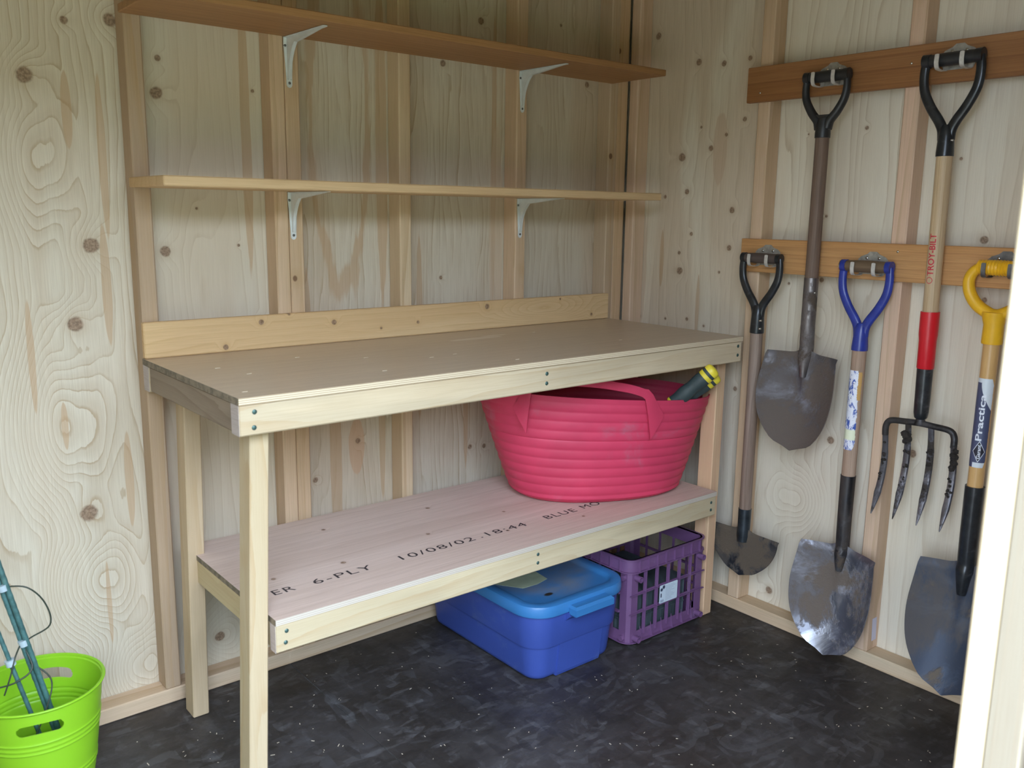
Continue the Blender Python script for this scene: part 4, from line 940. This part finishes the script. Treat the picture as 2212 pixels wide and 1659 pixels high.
# stack of ribbed plastic planting trays in the crate
slate = plain('slate_plastic', (.055, .075, .085), .5, 0, .15, 20)
for k, (lbl) in enumerate(('dark slate ribbed plastic box inside the purple crate',)):
    pt = tag(empty('plastic_box', (-.40, -.45, .017)), lbl, 'plastic box')
    bm = BM(); x0, x1, y0, y1 = -.535, -.268, -.585, -.315
    def rib(z, d): 
        out = []
        n = 44
        for (ax, ay, bx_, by_) in ((x0, y0, x1, y0), (x1, y0, x1, y1), (x1, y1, x0, y1), (x0, y1, x0, y0)):
            for i in range(n):
                t = i / n; px, py = ax + (bx_ - ax) * t, ay + (by_ - ay) * t; q = .0028 * (1 if (i // 4) % 2 else 0) * (1 if d else 0)
                cx, cy = (x0 + x1) / 2, (y0 + y1) / 2; nx, ny = ((0, -1), (1, 0), (0, 1), (-1, 0))[((ax, ay, bx_, by_) == (x1, y0, x1, y1)) * 1 + ((ax, ay, bx_, by_) == (x1, y1, x0, y1)) * 2 + ((ax, ay, bx_, by_) == (x0, y1, x0, y0)) * 3]
                out.append((px - nx * (q + .004 * d), py - ny * (q + .004 * d), z))
        return out
    ring_stack(bm, [rib(.0175, 1), rib(.072, 1), rib(.073, 0), rib(.077, 0), rib(.078, 1), rib(.148, 1)]); mk('ribbed_wall', bm, slate, pt)
    bm = BM(); ring_stack(bm, [lv(x0 - .002, x1 + .002, y0 - .002, y1 + .002, .01, .1485), lv(x0 - .002, x1 + .002, y0 - .002, y1 + .002, .01, .160)]); mk('lid', bm, slate, pt)

# ------------------------------------------------------------------ green bucket with plant supports
lime = NT('lime_plastic'); lime.set(Base_Color=C4((.26, .55, .02)), Roughness=.38); lime.b.inputs['Subsurface Weight'].default_value = .12; lime.b.inputs['Subsurface Radius'].default_value = (.01, .02, .002)
BX, BY, BH, BR1, BR0 = -2.081, -.235, .253, .1335, .098
bk = tag(empty('bucket', (BX, BY, 0)), 'lime green plastic bucket with oval hand slots in the left corner', 'bucket')
NA, NZ = 288, 110; fz = lambda i: BH * i / NZ
DIRF = math.atan2(-2.31 - BY + 0.0, -2.42 - BX)     # towards the doorway
slots = [DIRF - .02, DIRF + PI - .28]
def sd(a, z, ac):
    s = ((a - ac + PI) % (2 * PI) - PI) * (BR1 - .006); z_ = z - (BH - .042)
    z_ += .35 * s * s / .045 * .25                    # the slot sags in the middle like a smile turned down
    hx = .034; q = max(abs(s) - hx, 0.0); return math.hypot(q, z_) - .0125
def bpt(a, z, off=0.0):
    t = z / BH; r = BR0 + (BR1 - BR0) * t ** .8 + off
    if z < .008: r -= (.008 - z) ** 2 / .008 * .8
    for zr in (.150, .160, .172, .06, .07): r += .0016 * math.exp(-((z - zr) / .0022) ** 2)
    if z > BH - .006: r += .0022
    return Vector((BX + r * math.cos(a), BY + r * math.sin(a), z + .0006))
bm = BM(); G = {}
def snapv(i, j):
    a = 2 * PI * j / NA; z = fz(i)
    for ac in slots:
        d = sd(a, z, ac)
        if -.0030 < d < .0030:        # pull on to the slot outline
            e = 1e-4; ga = (sd(a + e / .13, z, ac) - sd(a - e / .13, z, ac)) / (2 * e); gz = (sd(a, z + e, ac) - sd(a, z - e, ac)) / (2 * e); L = math.hypot(ga, gz) or 1
            if -.0016 < d < .0016: a -= d * ga / L / .13; z -= d * gz / L
    return a, z
for sh, off in ((0, 0.0), (1, -.0028)):
    for i in range(NZ + 1):
        for j in range(NA):
            a, z = snapv(i, j); G[sh, i, j] = bm.verts.new(bpt(a, z, off))
removed = set()
for i in range(NZ):
    for j in range(NA):
        a = 2 * PI * (j + .5) / NA; z = fz(i + .5)
        if any(sd(a, z, ac) < 0 for ac in slots): removed.add((i, j)); continue
        k = (j + 1) % NA
        bm.faces.new((G[0, i, j], G[0, i, k], G[0, i + 1, k], G[0, i + 1, j])); bm.faces.new((G[1, i, j], G[1, i + 1, j], G[1, i + 1, k], G[1, i, k]))
for (i, j) in removed:
    k = (j + 1) % NA
    for (ii, jj, p, q) in ((i - 1, j, (i, j), (i, k)), (i + 1, j, (i + 1, k), (i + 1, j)), (i, (j - 1) % NA, (i + 1, j), (i, j)), (i, k, (i, k), (i + 1, k))):
        if (ii, jj) not in removed: bm.faces.new((G[0, p[0], p[1]], G[0, q[0], q[1]], G[1, q[0], q[1]], G[1, p[0], p[1]]))
for j in range(NA):
    k = (j + 1) % NA; bm.faces.new((G[0, NZ, j], G[0, NZ, k], G[1, NZ, k], G[1, NZ, j]))
bmesh.ops.delete(bm, geom=[v for v in bm.verts if not v.link_faces], context='VERTS')
mk('wall', bm, lime.m, bk, smooth=True, angle=35)
bm = BM(); tube(bm, [(BX, BY, .0015), (BX, BY, .004)], BR0 - .005, seg=64); mk('base', bm, lime.m, bk)
bm = BM(); rr = BR1 + .0035
tube(bm, [bpt(2 * PI * k / 96, BH - .001, .0015) for k in range(97)], .0026, seg=8, caps=False); mk('rim', bm, lime.m, bk, smooth=True)

ps = tag(empty('plant_support', (-2.06, -.22, .02)), 'folded green wire plant support standing in the lime green bucket', 'plant support')
gcoat = plain('green_coated_steel', (.055, .14, .14), .4, 0, .3, 60, dirt=(.10, .20, .18), dirt_amt=.2, dirt_s=30); wire = plain('dark_wire', (.03, .042, .03), .4); clipm = plain('clear_clip', (.42, .52, .58), .3)
def stake(p, q, r=.0052):
    p, q = Vector(p), Vector(q); n = 60
    bm = BM(); tube(bm, [p + (q - p) * i / n for i in range(n + 1)], [r * (1 + .10 * (i % 2)) for i in range(n + 1)], seg=10); return mk('stake', bm, gcoat, ps, smooth=True, angle=70)
A_ = Vector((-2.030, -.238, .012)); B_ = Vector((-2.158, -.215, .62)); stake(A_, B_); stake(A_ + Vector((.006, -.010, .0)), Vector((-2.146, -.222, .62)), .0056)
A2 = Vector((-2.060, -.270, .012)); B2 = Vector((-2.170, -.235, .50)); stake(A2, B2, .0045)
def clip(p, d):
    d = Vector(d).normalized(); p = Vector(p); bm = BM(); tube(bm, [p - d * .007, p + d * .007], .0105, seg=12); mk('clip', bm, clipm, ps, smooth=True, angle=40)
f_ = lambda a, b, z: a + (b - a) * ((z - a.z) / (b.z - a.z))
c1 = f_(A_, B_, .49); c2 = f_(A_, B_, .355); c3 = f_(A2, B2, .325)
for c_ in (c1, c2): clip(c_ + Vector((.003, -.005, 0)), B_ - A_)
clip(c3, B2 - A2)
bm = BM(); tube(bm, smooth_path([c1, (-2.085, -.240, .485), (-2.052, -.240, .44), (-2.046, -.240, .385), c2 + Vector((.008, 0, -.004)), (-2.09, -.25, .30), (-2.125, -.26, .282), (-2.16, -.27, .285)], 8), .0018, seg=8); mk('hoop', bm, wire, ps, smooth=True)
bm = BM(); tube(bm, smooth_path([c2, c3 + Vector((.01, -.004, .012)), (-2.135, -.262, .30), (-2.15, -.262, .26)], 8), .0018, seg=8); mk('hoop', bm, wire, ps, smooth=True)
bm = BM(); tube(bm, smooth_path([c2 + Vector((.012, -.006, -.05)), (-2.055, -.25, .26), (-2.075, -.27, .20), (-2.12, -.285, .12)], 8), .0018, seg=8); mk('hoop', bm, wire, ps, smooth=True)

# ------------------------------------------------------------------ litter on the floor
bm = BM(); rnd = random.Random(3)
for k in range(380):
    x = rnd.uniform(-1.9, -.12); y = rnd.uniform(-1.5, -.12); 
    if -.99 < x < -.15 and y > -.66: continue
    L = rnd.uniform(.0006, .0032) * (1 if rnd.random() < .93 else 2.2); w = rnd.uniform(.0004, .0011); a = rnd.uniform(0, PI)
    ca, sa = math.cos(a), math.sin(a); z = .0003
    P_ = [(x + sx1 * L * ca - sy1 * w * sa, y + sx1 * L * sa + sy1 * w * ca) for sx1, sy1 in ((-1, -1), (1, -1), (1, 1), (-1, 1))]
    b_ = [bm.verts.new((p[0], p[1], z)) for p in P_]; t_ = [bm.verts.new((p[0], p[1], z + .0006)) for p in P_]
    bm.faces.new(b_[::-1]); bm.faces.new(t_)
    for i in range(4): bm.faces.new((b_[i], b_[(i + 1) % 4], t_[(i + 1) % 4], t_[i]))
tag(mk('wood_shavings', bm, plain('shavings', (.55, .48, .38), .8)), 'tiny pale wood shavings scattered over the black floor', 'debris', kind='stuff')
bpy.context.view_layer.update()
